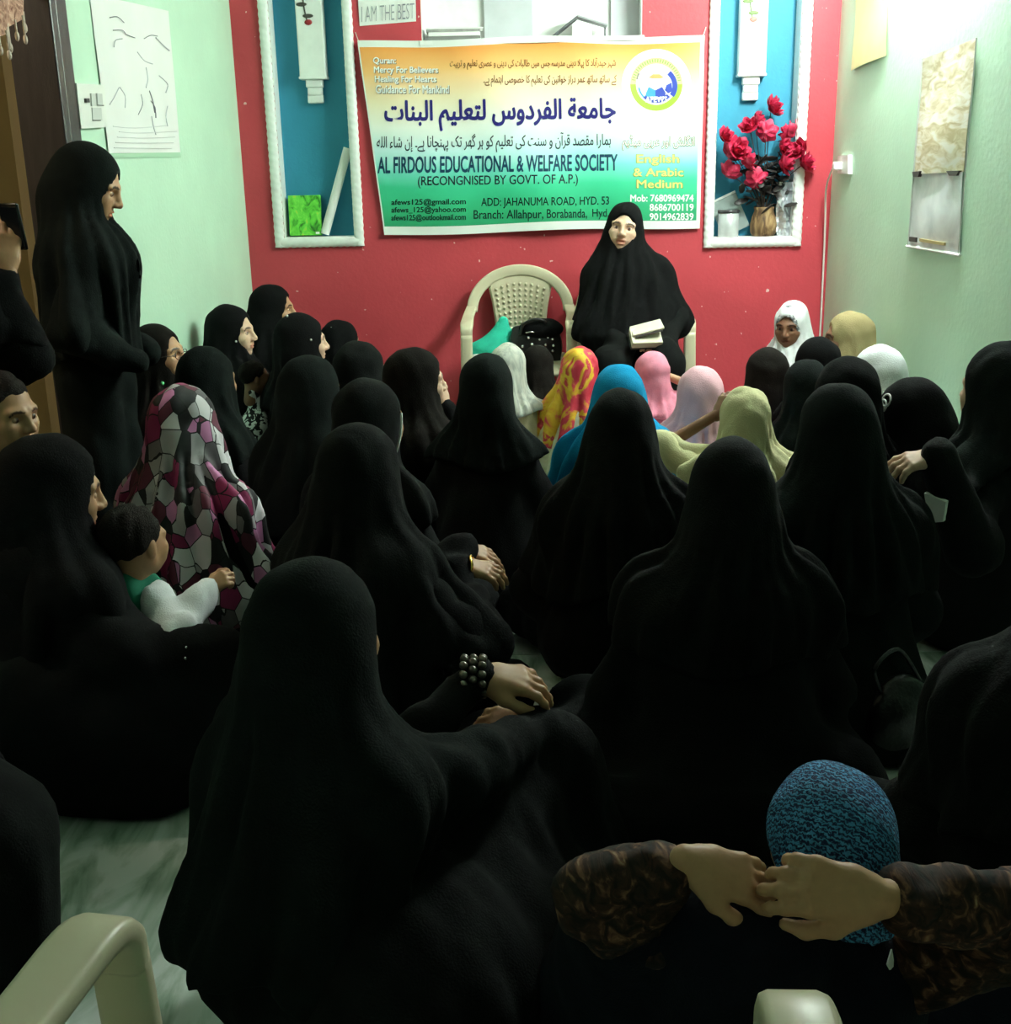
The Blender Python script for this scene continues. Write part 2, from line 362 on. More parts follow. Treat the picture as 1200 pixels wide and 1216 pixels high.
def person(key, label, cat, px, py, S, yaw=None, hyaw=0, hpitch=0, hroll=0, hs=1.0, w=1.0, kn=.20, hem=.50, garb=BLACK, scarf=BLACK, sk=SK_M, pose='floor', arms=None, lean=(0, .03), tent=0.0, neck=.070, sleeve=None, fine=False, mouth=0.0, seed=None, group=None, hair=False, at=None, bob=1.0, open_=1.0, knees=None, nofold=1.0, extra_w=(), zf=1.0, hemslope=0.0, pers='woman', cres=.016, extra=()):
    seed = seed if seed is not None else sum(map(ord, key)) * 7
    top = A(at, float) if at is not None else on_z(px, py, S)
    if yaw is None:
        d = SPEAKER_AT - top[:2]; yaw = math.degrees(math.atan2(-d[0], d[1]))
    ya = math.radians(yaw); R = rotz_m(ya); lx, ly = lean
    org = top - R @ A([lx, ly, 0]); org[2] = 0
    loc = lambda p: R.T @ (A(p, float) - org)
    vec = lambda p: R.T @ A(p, float)
    RH = rotz_m(math.radians(hyaw)) @ rotx_m(math.radians(-hpitch)) @ roty_m(math.radians(hroll))
    hc = A([lx, ly, S - .122 * hs]); hp = lambda p: tuple(hc + RH @ (A(p, float) * hs))
    if pose == 'floor': b = S / .80 * bob; base = 0.0; zs = .475 * S / .80 * zf
    elif pose == 'chair': base = .40; b = (S - .42) / .80; zs = base + .02 + .475 * b
    else: base = 0; b = 1.0; zs = S - .32 * (S / 1.5)
    tx, ty = lx * .75, ly * .55
    pr = []; core = []
    sh = [A([s * .122 * w * b + tx, ty - .01, zs - .030 * b]) for s in (-1, 1)]
    if pose == 'stand':
        pr += [('c', (-.05 * w, 0, .10), (-.04 * w, 0, .75), .17 * w, .15 * w), ('c', (.05 * w, 0, .10), (.04 * w, 0, .75), .17 * w, .15 * w)]
        pr += [('c', (-.05 * w, 0, .75), (tx - .05 * w, ty, zs - .06), .15 * w, .115), ('c', (.05 * w, 0, .75), (tx + .05 * w, ty, zs - .06), .15 * w, .115)]
        L1 = L2 = .26
    else:
        z0 = base
        pr += [('e', (0, -.02 * b, z0 + .11 * b), (.19 * w * b, .155 * b, .125 * b))]
        pr += [('c', (s * .05 * w * b, -.03 * b, z0 + .14 * b), (tx + s * .045 * w * b, ty - .015, zs - .055 * b), .145 * b, .105 * b) for s in (-1, 1)]
        L1 = L2 = ik_len * b
    pr += [('c', tuple(sh[0]), tuple(sh[1]), .062 * b, .062 * b), ('c', (tx, ty, zs), hp((0, -.03, -.10)), .06 * b, .052 * hs)]
    core = list(pr)
    if pose == 'floor':
        kk = knees or [(-kn * w, .25, .10), (kn * w, .25, .10)]
        for i, s in enumerate((-1, 1)):
            k = A(kk[i]) * A([b, b, b]) if knees is None else A(kk[i])
            ft = A([-s * .05, k[1] + .03, .06]) if k[2] < .2 else A([k[0] * .9, k[1] + .10 * b, .05])
            pr += [('c', (s * .09 * b, .02, .11 * b), tuple(k), .10 * b, .078 * b), ('c', tuple(k), tuple(ft), .07 * b, .05 * b)]
    elif pose == 'chair':
        for s in (-1, 1):
            k = A([s * .13, .36, .47]); pr += [('c', (s * .09, .02, .50), tuple(k), .105, .085), ('c', tuple(k), (s * .13, .34, .04), .09, .10)]
    hands = []; els = []
    arms = arms or {}
    for i, (sd, s) in enumerate((('L', -1), ('R', 1))):
        a = arms.get(sd)
        if a is None:
            if pose == 'stand': wr = A([s * .10, .17, zs - .36])
            elif pose == 'chair': wr = A([s * .05, .25, base + .22])
            else: wr = A([s * .06, .22 * b, .19 * b])
            pole = (s * 1.0, -.5, -.6)
        else:
            wr = loc(a['wrist']); pole = vec(a['pole']) if 'pole' in a else (s * 1.0, -.4, -.8)
        el, wr = (loc(a['elbow']), wr) if a and 'elbow' in a else ik(sh[i], wr, L1, L2, pole)
        els.append(el); u = nrm(wr - el); cut = (a or {}).get('cut', .03)
        ra = (a or {}).get('rad', 1.0) * b
        pr += [('c', tuple(sh[i]), tuple(el), .058 * ra, .052 * ra), ('c', tuple(el), tuple(wr - u * cut), .050 * ra, .040 * ra)]
        if a is not None and 'dir' in a:
            y = nrm(vec(a['dir'])); z = vec(a['nrm']); z = nrm(z - y * (y @ z)); x = np.cross(y, z)
            V, Q = hand_mesh(a.get('curl', .5), a.get('spread', .10)); V = V.copy()
            if sd == 'R': V[:, 0] *= -1; Q = Q[:, ::-1]
            sc = a.get('size', .92) ; V = V * sc
            V = wr + V @ np.stack([x, y, z])
            hands.append((V, Q)); rr = .027 * sc
            hands.append(nets(lambda P: sd_cone(P, tuple(wr + y * .004), tuple(wr + (el - wr) * .8), rr * .88, rr * 1.15), np.minimum(wr, el) - .04, np.maximum(wr, el) + .04, .006))
    pr += list(extra) + [('c', tuple(loc(p)), tuple(loc(q)), r1, r2) for p, q, r1, r2 in extra_w]
    # body mesh: torso core, head and hands in one figure
    lo, hi = bounds(core); lo[2] = max(lo[2], .02)
    Vb, Qb = nets(lambda P: np.maximum(ev(P, core, .05) + .03, .012 - P[:, 2]), lo, hi, .035)
    Vh, Qh, Th = head_mesh(.0046 if fine else .008, mouth, scarf is None)
    Vh = hc + (Vh * hs) @ RH.T
    Vs = [Vb, Vh]; Qs = [Qb, Qh + len(Vb)]; Ts = [np.ones((len(Vb), 3)), Th]; n = len(Vb) + len(Vh)
    for V, Q in hands: Vs.append(V); Qs.append(Q + n); Ts.append(np.ones((len(V), 3))); n += len(V)
    me = mesh_data('person', np.vstack(Vs), np.vstack(Qs), [sk], True, np.vstack(Ts))
    root = link('person', me, None, org, ya); tag(root, label, cat, group)
    # garment
    if scarf is not None and scarf not in (BLACK, BLACK2, BLACK3, BROWNBLACK) and scarf.name != 'blue_knit_yarn': nofold *= 1.6
    slv = [p for p in pr if p[0] == 'c' and any(np.allclose(p[1], q) for q in (list(sh) + els)) and not np.allclose(p[2], sh[1])]
    if sleeve is not None:
        fz = folds(seed + 9, 80, 70, .006, 6); pr = [p for p in pr if not any(p is q for q in slv)]
        for k in range(2):
            sp2 = [(p[0], p[1], p[2], p[3], p[4]) for p in slv[2 * k:2 * k + 2]]; lo, hi = bounds(sp2); V, Q = nets(lambda P: ev(P, sp2, .04) + fz(P), lo, hi, .010); obj('sleeve', V, Q, sleeve, root, True)
    fo = folds(seed, 62, 6, .0055 * nofold, 6); fo2 = folds(seed + 1, 24, 8, .009 * nofold, 4)
    def fg(P): return np.maximum(ev(P, pr, .055 * b) + fo(P) + fo2(P), .004 - P[:, 2])
    lo, hi = bounds(pr); lo[2] = 0; V, Q = nets(fg, lo, hi, cres)
    gar = obj('abaya' if garb in (BLACK, BLACK2, BLACK3, BROWNBLACK) else 'dress', V, Q, garb, root, True)
    sc = None
    if scarf is not None:
        hd = [('e', hp((0, -.008, .0)), tuple(A([.081, .103, .119]) * hs), RH), ('e', hp((0, -.014, .032)), tuple(A([.082, .102, .088]) * hs), RH), ('e', hp((0, -.045, -.035)), tuple(A([.066, .066, .076]) * hs), RH)]
        body = [('c', hp((0, -.03, -.075)), (tx, ty - .02, zs), neck * hs, (neck + .02) * b), ('c', hp((0, .03, -.11)), (tx, ty + .04, zs - .04 * b), .045 * hs, .085 * b),
                ('c', tuple(sh[0]), tuple(sh[1]), .068 * b, .068 * b)]
        body += [(p[0], p[1], p[2], p[3] + .012, p[4] + .012) for p in pr if p[0] == 'c' and (np.allclose(p[1], sh[0]) or np.allclose(p[1], sh[1]))][:3]
        body += [(p[0], p[1], p[2], p[3] + .014, p[4] + .014) for p in core if p[0] == 'c' and p[3] > .10]
        body += [('c', hp((0, -.035, -.085)), tuple(q), .062 * hs, .062 * b) for q in sh]
        if tent: body.append(('c', hp((0, -.025, -.05)), (tx, ty - .03 * b, base + (zs - base) * .45), .074 * hs, tent))
        zc = hem * S
        f1 = folds(seed + 2, 60, 8, .004 * nofold, 6); f2 = folds(seed + 3, 22, 10, .008 * nofold, 4); f3 = folds(seed + 5, 75, 40, .0022 * nofold, 5)
        rg = np.random.RandomState(seed + 8); rad = [(int(rg.randint(7, 19)), rg.rand() * 6.28, rg.uniform(-9, 9), .006 * nofold * (.5 + rg.rand())) for _ in range(4)]
        oc = A(hp((0, .105, -.014)), np.float32); orad = A([.056, .078, .082], float) * hs * A([open_, 1, open_])
        hcf = A(hc, np.float32)
        def fs(P):
            d1 = ev(P, hd, .025 * hs) + f3(P)
            d2 = ev(P, body, .07 * b) + f1(P) + f2(P) * .8
            ang = np.arctan2(P[:, 0] - hcf[0], P[:, 1] - hcf[1] + .03); dn = np.clip((hcf[2] + .02 - P[:, 2]) / .22, 0, 1.3)
            for n_, ph_, tw_, am_ in rad: d2 = d2 + am_ * dn * (1 - 1.7 * np.abs(np.sin(n_ * .5 * ang + ph_ + tw_ * P[:, 2])))
            d = smin(d1, d2, .05 * hs)
            d = smax(d, -sd_ell(P, oc, orad, RH), .012)
            d = smax(d, zc + hemslope * P[:, 1] + .02 * np.sin(P[:, 0] * 19 + seed) + .015 * np.sin(P[:, 1] * 23) - P[:, 2], .012)
            return np.maximum(d, .01 - P[:, 2])
        lo, hi = bounds(hd + body); lo[2] = max(0, zc - .06 - abs(hemslope) * .3)
        V, Q = nets(fs, lo, hi, .0105 if hs > .9 else .009)
        sc = obj('headscarf', V, Q, scarf, root, True)
    if hair:
        fh = folds(seed + 4, 120, 60, .003, 6)
        def fr(P):
            q = ((P - A(hc, np.float32)) @ A(RH, np.float32)) / hs
            d = sd_ell(q, (0, -.018, .036), (.080, .097, .086)) + fh(q)
            return smax(d, (.072 - (.08 - q[:, 1]) * .74) - q[:, 2] - .022 * (np.abs(q[:, 0]) > .055) * (q[:, 1] > .0), .006) * hs
        V, Q = nets(fr, hc - .12 * hs, hc + .14 * hs, .005); obj('hair', V, Q, HAIR, root, True)
    P_ = dict(root=root, scarf=sc, garb=gar, hp=hp, RH=RH, R=R, org=org, loc=loc, vec=vec, hs=hs, b=b, zs=zs, sh=sh); PEOPLE[key] = P_
    return P_
def pin(P, pos, r=.004, m=None, name='pin'):
    V, f = ball((0, 0, 0), r, 8, 6); return obj(name, V + A(P['hp'](pos)), f, m or mat('pearl_white', (235, 235, 230), .25), P['scarf'] or P['root'], True)

from mathutils.bvhtree import BVHTree
def hit(px, py, o):
    """point and normal where the line of sight of a pixel meets an object, so that small trimmings sit on the cloth"""
    M = Matrix.Translation(o.parent.location) @ o.parent.rotation_euler.to_matrix().to_4x4() if o.parent else Matrix()
    t_ = BVHTree.FromPolygons([M @ v.co for v in o.data.vertices], [tuple(p.vertices) for p in o.data.polygons])
    r = t_.ray_cast(Vector(CAM), Vector(ray(px, py)).normalized())
    return (A(r[0]), A(r[1])) if r[0] is not None else (None, None)
# ------------------------------------------------------------------ the room
def quad(p): return A(p, float), [(0, 1, 2, 3)]
def wall_mat(name, col, var=.06, specks=0.0):
    m = bpy.data.materials.new(name); t, b = nt(m); L = t.links
    tc = t.nodes.new('ShaderNodeTexCoord')
    n = t.nodes.new('ShaderNodeTexNoise'); n.inputs['Scale'].default_value = 3.5; n.inputs['Detail'].default_value = 8; L.new(tc.outputs['Object'], n.inputs['Vector'])
    c = s2l(*col); r = t.nodes.new('ShaderNodeValToRGB'); e = r.color_ramp.elements; e[0].position = .35; e[1].position = .7
    e[0].color = tuple(x * (1 - var) for x in c[:3]) + (1,); e[1].color = tuple(min(1, x * (1 + var)) for x in c[:3]) + (1,)
    L.new(n.outputs['Fac'], r.inputs[0]); out = r.outputs[0]
    if specks:
        v = t.nodes.new('ShaderNodeTexNoise'); v.inputs['Scale'].default_value = 26; v.inputs['Detail'].default_value = 2; L.new(tc.outputs['Object'], v.inputs['Vector'])
        r2 = t.nodes.new('ShaderNodeValToRGB'); r2.color_ramp.elements[0].position = specks; r2.color_ramp.elements[1].position = specks + .015
        L.new(v.outputs['Fac'], r2.inputs[0])
        mx = t.nodes.new('ShaderNodeMix'); mx.data_type = 'RGBA'; L.new(r2.outputs[0], mx.inputs[0]); L.new(out, mx.inputs[6]); mx.inputs[7].default_value = s2l(225, 190, 185); out = mx.outputs[2]
    L.new(out, b.inputs['Base Color']); b.inputs['Roughness'].default_value = .55; sock(b, 'Specular IOR Level').default_value = .3
    n2 = t.nodes.new('ShaderNodeTexNoise'); n2.inputs['Scale'].default_value = 45; n2.inputs['Detail'].default_value = 4; L.new(tc.outputs['Object'], n2.inputs['Vector'])
    bp = t.nodes.new('ShaderNodeBump'); bp.inputs['Strength'].default_value = .12; bp.inputs['Distance'].default_value = .01; L.new(n2.outputs['Fac'], bp.inputs['Height']); L.new(bp.outputs[0], b.inputs['Normal'])
    return m
RED = wall_mat('red_wall_paint', (190, 66, 76), .07, .735); GREEN = wall_mat('mint_wall_paint', (196, 228, 204), .04)
BLUE = wall_mat('blue_niche_paint', (52, 136, 166), .05); BEIGE = wall_mat('beige_wall_paint', (205, 180, 140), .04); WHITE = mat('white_paint', (238, 240, 236), .4, .03, 20)
def marble():
    m = bpy.data.materials.new('veined_marble'); t, b = nt(m); L = t.links
    tc = t.nodes.new('ShaderNodeTexCoord'); mp = t.nodes.new('ShaderNodeMapping'); mp.inputs['Scale'].default_value = (5.5, 1.5, 1); mp.inputs['Rotation'].default_value = (0, 0, .25); L.new(tc.outputs['Object'], mp.inputs[0])
    n = t.nodes.new('ShaderNodeTexNoise'); n.inputs['Scale'].default_value = 1.6; n.inputs['Detail'].default_value = 9; n.inputs['Distortion'].default_value = 1.6; L.new(mp.outputs[0], n.inputs['Vector'])
    r = t.nodes.new('ShaderNodeValToRGB'); e = r.color_ramp.elements; e[0].position = .30; e[0].color = s2l(110, 138, 112); e[1].position = .56; e[1].color = s2l(222, 228, 222)
    x = e.new(.46); x.color = s2l(186, 200, 186)
    L.new(n.outputs['Fac'], r.inputs[0]); L.new(r.outputs[0], b.inputs['Base Color']); b.inputs['Roughness'].default_value = .12; return m
MARBLE = marble()
# floor: marble slabs with a sub-floor seen in the joints
fx0, fx1 = XL - .12, XR + .12
flo = tag(obj('floor', *box(((fx0 + fx1) / 2 - .75, (YB + D) / 2, -.035), (fx1 - fx0 + 1.6, D - YB + .3, .06)), mat('grout', (120, 124, 118), .8)), kind='structure')
nx, ny = 5, 10; sx = (fx1 - fx0 + 1.5) / nx; sy = (D - YB) / ny; slab = None
for i in range(nx):
    for j in range(ny):
        c = (fx0 - 1.5 + sx * (i + .5), YB + sy * (j + .5), 0)
        if slab is None: slab = mesh_data('slab', *rbox((0, 0, -.009), (sx - .004, sy - .004, .018), .0015, 1), MARBLE, False)
        link('slab', slab, flo, c)
# niche rectangles on the back wall (x0,x1,z0,z1 of the openings)
def wx(px, py): return float(on_y(px, py, D)[0])
def wz(px, py): return float(on_y(px, py, D)[2])
NL = (wx(328, 150), wx(414, 150), wz(380, 282), 2.42); NR = (wx(850, 150), wx(946, 150), wz(895, 282), 2.42); NC = (wx(500, 30), wx(762, 30), wz(630, 46), 2.55)
xs = sorted({XL, XR, NL[0], NL[1], NR[0], NR[1], NC[0], NC[1]}); zs_ = sorted({0, CEIL, NL[2], NR[2], NC[2], NL[3], NC[3]})
parts = []
for i in range(len(xs) - 1):
    for j in range(len(zs_) - 1):
        cxm = (xs[i] + xs[i + 1]) / 2; czm = (zs_[j] + zs_[j + 1]) / 2
        if any(n[0] < cxm < n[1] and n[2] < czm < n[3] for n in (NL, NR, NC)): continue
        parts.append(box(((xs[i] + xs[i + 1]) / 2, D + .09, czm), (xs[i + 1] - xs[i], .18, zs_[j + 1] - zs_[j])))
WB = tag(obj('wall_back', *join(parts), RED), kind='structure')
def niche(n, dep, mb):
    x0, x1, z0, z1 = n
    obj('niche_back', *box(((x0 + x1) / 2, D + dep + .01, (z0 + z1) / 2), (x1 - x0 + .02, .02, z1 - z0 + .02)), mb, WB)
    t = .004
    obj('niche_reveal', *join([box((x0 + t / 2, D + dep / 2 + .001, (z0 + z1) / 2), (t, dep, z1 - z0)), box((x1 - t / 2, D + dep / 2 + .001, (z0 + z1) / 2), (t, dep, z1 - z0)), box(((x0 + x1) / 2, D + dep / 2 + .001, z0 + t / 2), (x1 - x0, dep, t)), box(((x0 + x1) / 2, D + dep / 2 + .001, z1 - t / 2), (x1 - x0, dep, t))]), WHITE, WB)
niche(NL, .10, BLUE); niche(NR, .13, BLUE); niche(NC, .16, WHITE)
# rope mouldings round the two blue niches
def rope(p, q, wd=.052):
    p = A(p, float); q = A(q, float); L = np.linalg.norm(q - p); n = int(L / .006); u = (q - p) / L; a = A([0, -1, 0.]); b = np.cross(u, a); V = []; k = 16
    for i in range(n + 1):
        tw = i * L / n / .036 * 2 * math.pi
        for j in range(k):
            w = 2 * math.pi * j / k; rr = 1 + .055 * math.cos(2 * w - tw)
            V.append(p + u * L * i / n + b * (wd / 2 * rr * math.cos(w)) + a * (.017 * rr * math.sin(w)))
    Fq = [(i * k + j, i * k + (j + 1) % k, (i + 1) * k + (j + 1) % k, (i + 1) * k + j) for i in range(n) for j in range(k)]
    Fq += [tuple(range(k))[::-1], tuple(n * k + j for j in range(k))]
    return A(V), Fq
for i, n in enumerate((NL, NR)):
    g = .024; y = D - .008; x0, x1, z0, z1 = n[0] - g, n[1] + g, n[2] - g, n[3] + g
    tr = tag(link('trim_%d' % (i + 1), None), kind='structure')
    for p, q in (((x0, y, z0 - g), (x0, y, z1 + g)), ((x1, y, z0 - g), (x1, y, z1 + g)), ((x0, y, z0), (x1, y, z0)), ((x0, y, z1), (x1, y, z1))): obj('rope_moulding', *rope(p, q), WHITE, tr, True)
# centre recess: ledge and two flat grey upright bands at the back
LED = tag(obj('trim_3', *rbox(((NC[0] + NC[1]) / 2, D - .01, NC[2] - .012), (NC[1] - NC[0] + .02, .06, .024), .004), WHITE), kind='structure')
GREYB = mat('pale_grey_band', (196, 198, 202), .5, .05, 12)
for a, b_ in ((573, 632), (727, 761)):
    x0, x1 = wx(a, 20), wx(b_, 20); obj('back_band', *rbox(((x0 + x1) / 2, D + .145, (NC[2] + NC[3]) / 2), (x1 - x0, .016, NC[3] - NC[2] - .02), .002), GREYB, WB)
# side walls; doorway in the left one
YJ = float(on_x(66, 60, XL)[1]); YD0 = 2.35; DH = 2.10
WL = tag(obj('wall_left', *join([box((XL - .06, (YJ + D + .2) / 2, CEIL / 2), (.12, D + .2 - YJ, CEIL)), box((XL - .06, (YB + YD0) / 2, CEIL / 2), (.12, YD0 - YB, CEIL)), box((XL - .06, (YJ + YD0) / 2, (DH + CEIL) / 2), (.12, YJ - YD0, CEIL - DH))]), GREEN), kind='structure')
tag(obj('wall_right', *box((XR + .06, (YB + D) / 2 + .1, CEIL / 2), (.12, D - YB + .2, CEIL)), GREEN), kind='structure')
tag(obj('wall_rear', *box((0, YB - .06, CEIL / 2), (XR - XL + .24, .12, CEIL)), GREEN), kind='structure')
tag(obj('ceiling', *box(((XL + XR) / 2 - .75, (YB + D) / 2, CEIL + .05), (XR - XL + 1.8, D - YB + .4, .1)), mat('ceiling_white', (225, 228, 222), .8, .03, 3)), kind='structure')
# side room beyond the doorway
e = on_y(10, 130, 5.6); SX = float(e[0])
tag(obj('wall_side_room_end', *box(((SX + XL - .12) / 2, 5.65, CEIL / 2), (XL - .12 - SX, .1, CEIL)), BEIGE), kind='structure')
tag(obj('wall_side_room', *box((SX - .05, (5.7 + YB) / 2, CEIL / 2), (.1, 5.7 - YB, CEIL)), BEIGE), kind='structure')
# dark door frame
DFR = mat('dark_brown_wood', (52, 44, 48), .35, .25, 6, .1, 40, .5, stretch=(8, 8, 1))
dfr = tag(link('door_1', None), kind='structure')
obj('jamb', *rbox((XL - .055, YJ - .025, DH / 2), (.15, .05, DH), .006), DFR, dfr); obj('jamb', *rbox((XL - .055, YD0 + .025, DH / 2), (.15, .05, DH), .006), DFR, dfr)
obj('casing', *rbox((XL + .009, YJ + .045, DH / 2 + .02), (.018, .09, DH + .04), .005), DFR, dfr); obj('casing', *rbox((XL + .009, YD0 - .045, DH / 2 + .02), (.018, .09, DH + .04), .005), DFR, dfr)
obj('head_jamb', *rbox((XL - .055, (YJ + YD0) / 2, DH - .025), (.15, YJ - YD0, .05), .006), DFR, dfr)
obj('threshold', *rbox((XL - .055, (YJ + YD0) / 2, .006), (.15, YJ - YD0, .012), .003), DFR, dfr)
# ------------------------------------------------------------------ lettering
FORMS = {}
for cp in range(0xFB50, 0xFEFD):
    dd = unicodedata.decomposition(chr(cp)).split()
    if len(dd) == 2 and dd[0][1:4] in ('iso', 'fin', 'ini', 'med'): FORMS.setdefault(chr(int(dd[1], 16)), {})[dd[0][1:4]] = chr(cp)
    if len(dd) == 3 and dd[0][1:4] in ('iso', 'fin') and dd[1] == '0644' and dd[2] in ('0622', '0623', '0625', '0627'):
        FORMS.setdefault(chr(0x644) + chr(int(dd[2], 16)), {})[dd[0][1:4]] = chr(cp)
def shape_arabic(t):
    u = []; i = 0
    while i < len(t):
        n = 2 if len(t[i:i + 2]) == 2 and t[i:i + 2] in FORMS else 1
        u.append(t[i:i + n]); i += n
    out = []
    for j, c in enumerate(u):
        Fm = FORMS.get(c)
        if not Fm: out.append(c); continue
        prev = j > 0 and 'ini' in FORMS.get(u[j - 1], {}) and 'fin' in Fm
        nxt = 'ini' in Fm and j + 1 < len(u) and 'fin' in FORMS.get(u[j + 1], {})
        out.append(Fm.get('med' if prev and nxt else 'fin' if prev else 'ini' if nxt else 'iso', c))
    return ''.join(reversed(out))
def text_mesh(body, bold=0.0):
    c = bpy.data.curves.new('lettering', 'FONT'); c.body = body; c.size = 1; c.offset = bold; c.resolution_u = 3
    o = bpy.data.objects.new('lettering', c); COL.objects.link(o)
    dg = bpy.context.evaluated_depsgraph_get(); me = bpy.data.meshes.new_from_object(o.evaluated_get(dg))
    V = A([tuple(v.co) for v in me.vertices]); Fq = [tuple(p.vertices) for p in me.polygons]
    bpy.data.objects.remove(o); bpy.data.curves.remove(c); bpy.data.meshes.remove(me); return V, Fq
INK = {}
def ink(name, col): return mat('print_' + name, col, .45)
def lettering(name, body, x0, x1, y0, y1, m, tomap, parent, bold=0.0, slope=0.0, shear=0.0):
    """fit the flat lettering into the box x0..x1, y0 (top)..y1 (bottom) of the surface"""
    V, Fq = text_mesh(body, min(bold, 0)); nb = len(V); lay = np.zeros(nb)
    if bold > 0:   # heavier strokes: the same outline laid down a few times, slightly shifted
        offs = [(bold * 1.1 * math.cos(q), bold * 1.1 * math.sin(q)) for q in np.arange(6) * math.pi / 3]
        F0 = list(Fq); V0 = V
        for k, (ox, oy) in enumerate(offs): V = np.vstack([V, V0 + A([ox, oy, 0])]); Fq = Fq + [tuple(i + nb * (k + 1) for i in f) for f in F0]; lay = np.concatenate([lay, np.full(nb, .00004 * (k + 1))])
    lo = V.min(0); hi = V.max(0)
    u = (V[:, 0] - lo[0]) / (hi[0] - lo[0]); v = (V[:, 1] - lo[1]) / (hi[1] - lo[1])
    px = x0 + (x1 - x0) * u; py = y1 + (y0 - y1) * v + slope * (u - .5) * (x1 - x0); px = px + shear * v * (y1 - y0)
    W = A([tomap(a, b) for a, b in zip(px, py)]); W[:, 1] -= lay
    return obj(name, W, Fq, m, parent)
# ------------------------------------------------------------------ banner
YBN = D - .035
def bn_y(x, z):   # sag and wrinkles of the vinyl
    u = (x + .9) / 1.8; v = (z - 1.1) / 1.0
    return YBN + .008 * math.sin(u * 9 + v * 2) * (1 - .5 * v) + .006 * math.sin(u * 21 + v * 5) - .012 * math.exp(-((v - 1) * 6) ** 2) * abs(math.sin(u * 6.3)) + .004 * math.sin(v * 14 + u * 3)
def bmap(px, py, lift=0.0):
    p = on_y(px, py, YBN); return A([p[0], bn_y(p[0], p[2]) - lift, p[2]])
def bcorner(u, v):
    s = .010 * math.sin(u * math.pi * 2.2 + .6)
    tl, tr, br, bl = (424, 48), (836, 42), (831, 270), (456, 279)
    x = (1 - v) * ((1 - u) * bl[0] + u * br[0]) + v * ((1 - u) * tl[0] + u * tr[0]); y = (1 - v) * ((1 - u) * bl[1] + u * br[1]) + v * ((1 - u) * tl[1] + u * tr[1])
    y += v * 4.5 * math.sin(u * math.pi * 1.0) * math.sin(u * 9) * .6 + (1 - v) * 1.5 * math.sin(u * 8)
    x += (-9 * math.sin(v * math.pi) if u < .02 else 0) * 0
    return x, y
nu, nv = 70, 44; V = []; UVs = []
for j in range(nv + 1):
    for i in range(nu + 1):
        u, v = i / nu, j / nv; V.append(bmap(*bcorner(u, v))); UVs.append((u, v))
n1 = len(V); Vb = [p + A([0, .004, 0]) for p in V]; Fq = []
for j in range(nv):
    for i in range(nu):
        a = j * (nu + 1) + i; q = (a, a + 1, a + nu + 2, a + nu + 1); Fq.append(q); Fq.append(tuple(n1 + k for k in q[::-1]))
bm_ = bpy.data.materials.new('banner_print'); t, b = nt(bm_); L = t.links
at = t.nodes.new('ShaderNodeUVMap'); sp = t.nodes.new('ShaderNodeSeparateXYZ'); L.new(at.outputs[0], sp.inputs[0])
nz = t.nodes.new('ShaderNodeTexNoise'); nz.inputs['Scale'].default_value = 2.2; L.new(at.outputs[0], nz.inputs['Vector'])
mm = t.nodes.new('ShaderNodeMath'); mm.operation = 'MULTIPLY_ADD'; mm.inputs[1].default_value = .16; L.new(nz.outputs['Fac'], mm.inputs[0])
ms = t.nodes.new('ShaderNodeMath'); ms.operation = 'SUBTRACT'; ms.inputs[1].default_value = .08; L.new(sp.outputs[1], ms.inputs[0]); L.new(ms.outputs[0], mm.inputs[2])
rp = t.nodes.new('ShaderNodeValToRGB'); el = rp.color_ramp.elements
st = [(.0, (36, 140, 96)), (.10, (48, 168, 116)), (.24, (60, 192, 146)), (.33, (120, 216, 200)), (.44, (204, 238, 238)), (.56, (244, 246, 236)), (.70, (250, 232, 196)), (.84, (246, 190, 120)), (.95, (236, 152, 74))]
while len(el) < len(st): el.new(.5)
for i, (p, c) in enumerate(st): el[i].position = p; el[i].color = s2l(*c)
L.new(mm.outputs[0], rp.inputs[0])
# white hems at top, bottom and right
def edge_mask(src, lo_, hi_):
    r = t.nodes.new('ShaderNodeValToRGB'); r.color_ramp.interpolation = 'CONSTANT'; e_ = r.color_ramp.elements; e_[0].color = (1, 1, 1, 1); e_[0].position = 0; e_[1].position = lo_; e_[1].color = (0, 0, 0, 1); k = e_.new(hi_); k.color = (1, 1, 1, 1); L.new(src, r.inputs[0]); return r.outputs[0]
m1 = edge_mask(sp.outputs[1], .040, .962); m2 = edge_mask(sp.outputs[0], .0005, .985)
mxm = t.nodes.new('ShaderNodeMath'); mxm.operation = 'MAXIMUM'; L.new(m1, mxm.inputs[0]); L.new(m2, mxm.inputs[1])
mc = t.nodes.new('ShaderNodeMix'); mc.data_type = 'RGBA'; L.new(mxm.outputs[0], mc.inputs[0]); L.new(rp.outputs[0], mc.inputs[6]); mc.inputs[7].default_value = s2l(236, 238, 234)
L.new(mc.outputs[2], b.inputs['Base Color']); b.inputs['Roughness'].default_value = .42
banner = thing('wall_banner', 'wide vinyl banner in orange, white and green hung on the red wall', 'banner')
bo = obj('vinyl_sheet', list(V) + Vb, Fq, bm_, banner, True)
uvl = bo.data.uv_layers.new(name='UVMap'); allu = UVs + UVs
for lp in bo.data.loops: uvl.data[lp.index].uv = allu[lp.vertex_index]
for (a_, b_) in ((426, 50), (834, 44)):
    p = bmap(a_, b_); V_, f_ = tube([p + A([0, -.004, 0]), (p[0] + (.02 if a_ > 600 else -.02), D, p[2] + .05)], .002, 6); obj('tie_string', V_, f_, mat('string_white', (220, 220, 210), .8), banner)
lm = lambda x, y: bmap(x, y, .0016)
lm2 = lambda x, y: bmap(x, y, .0026)
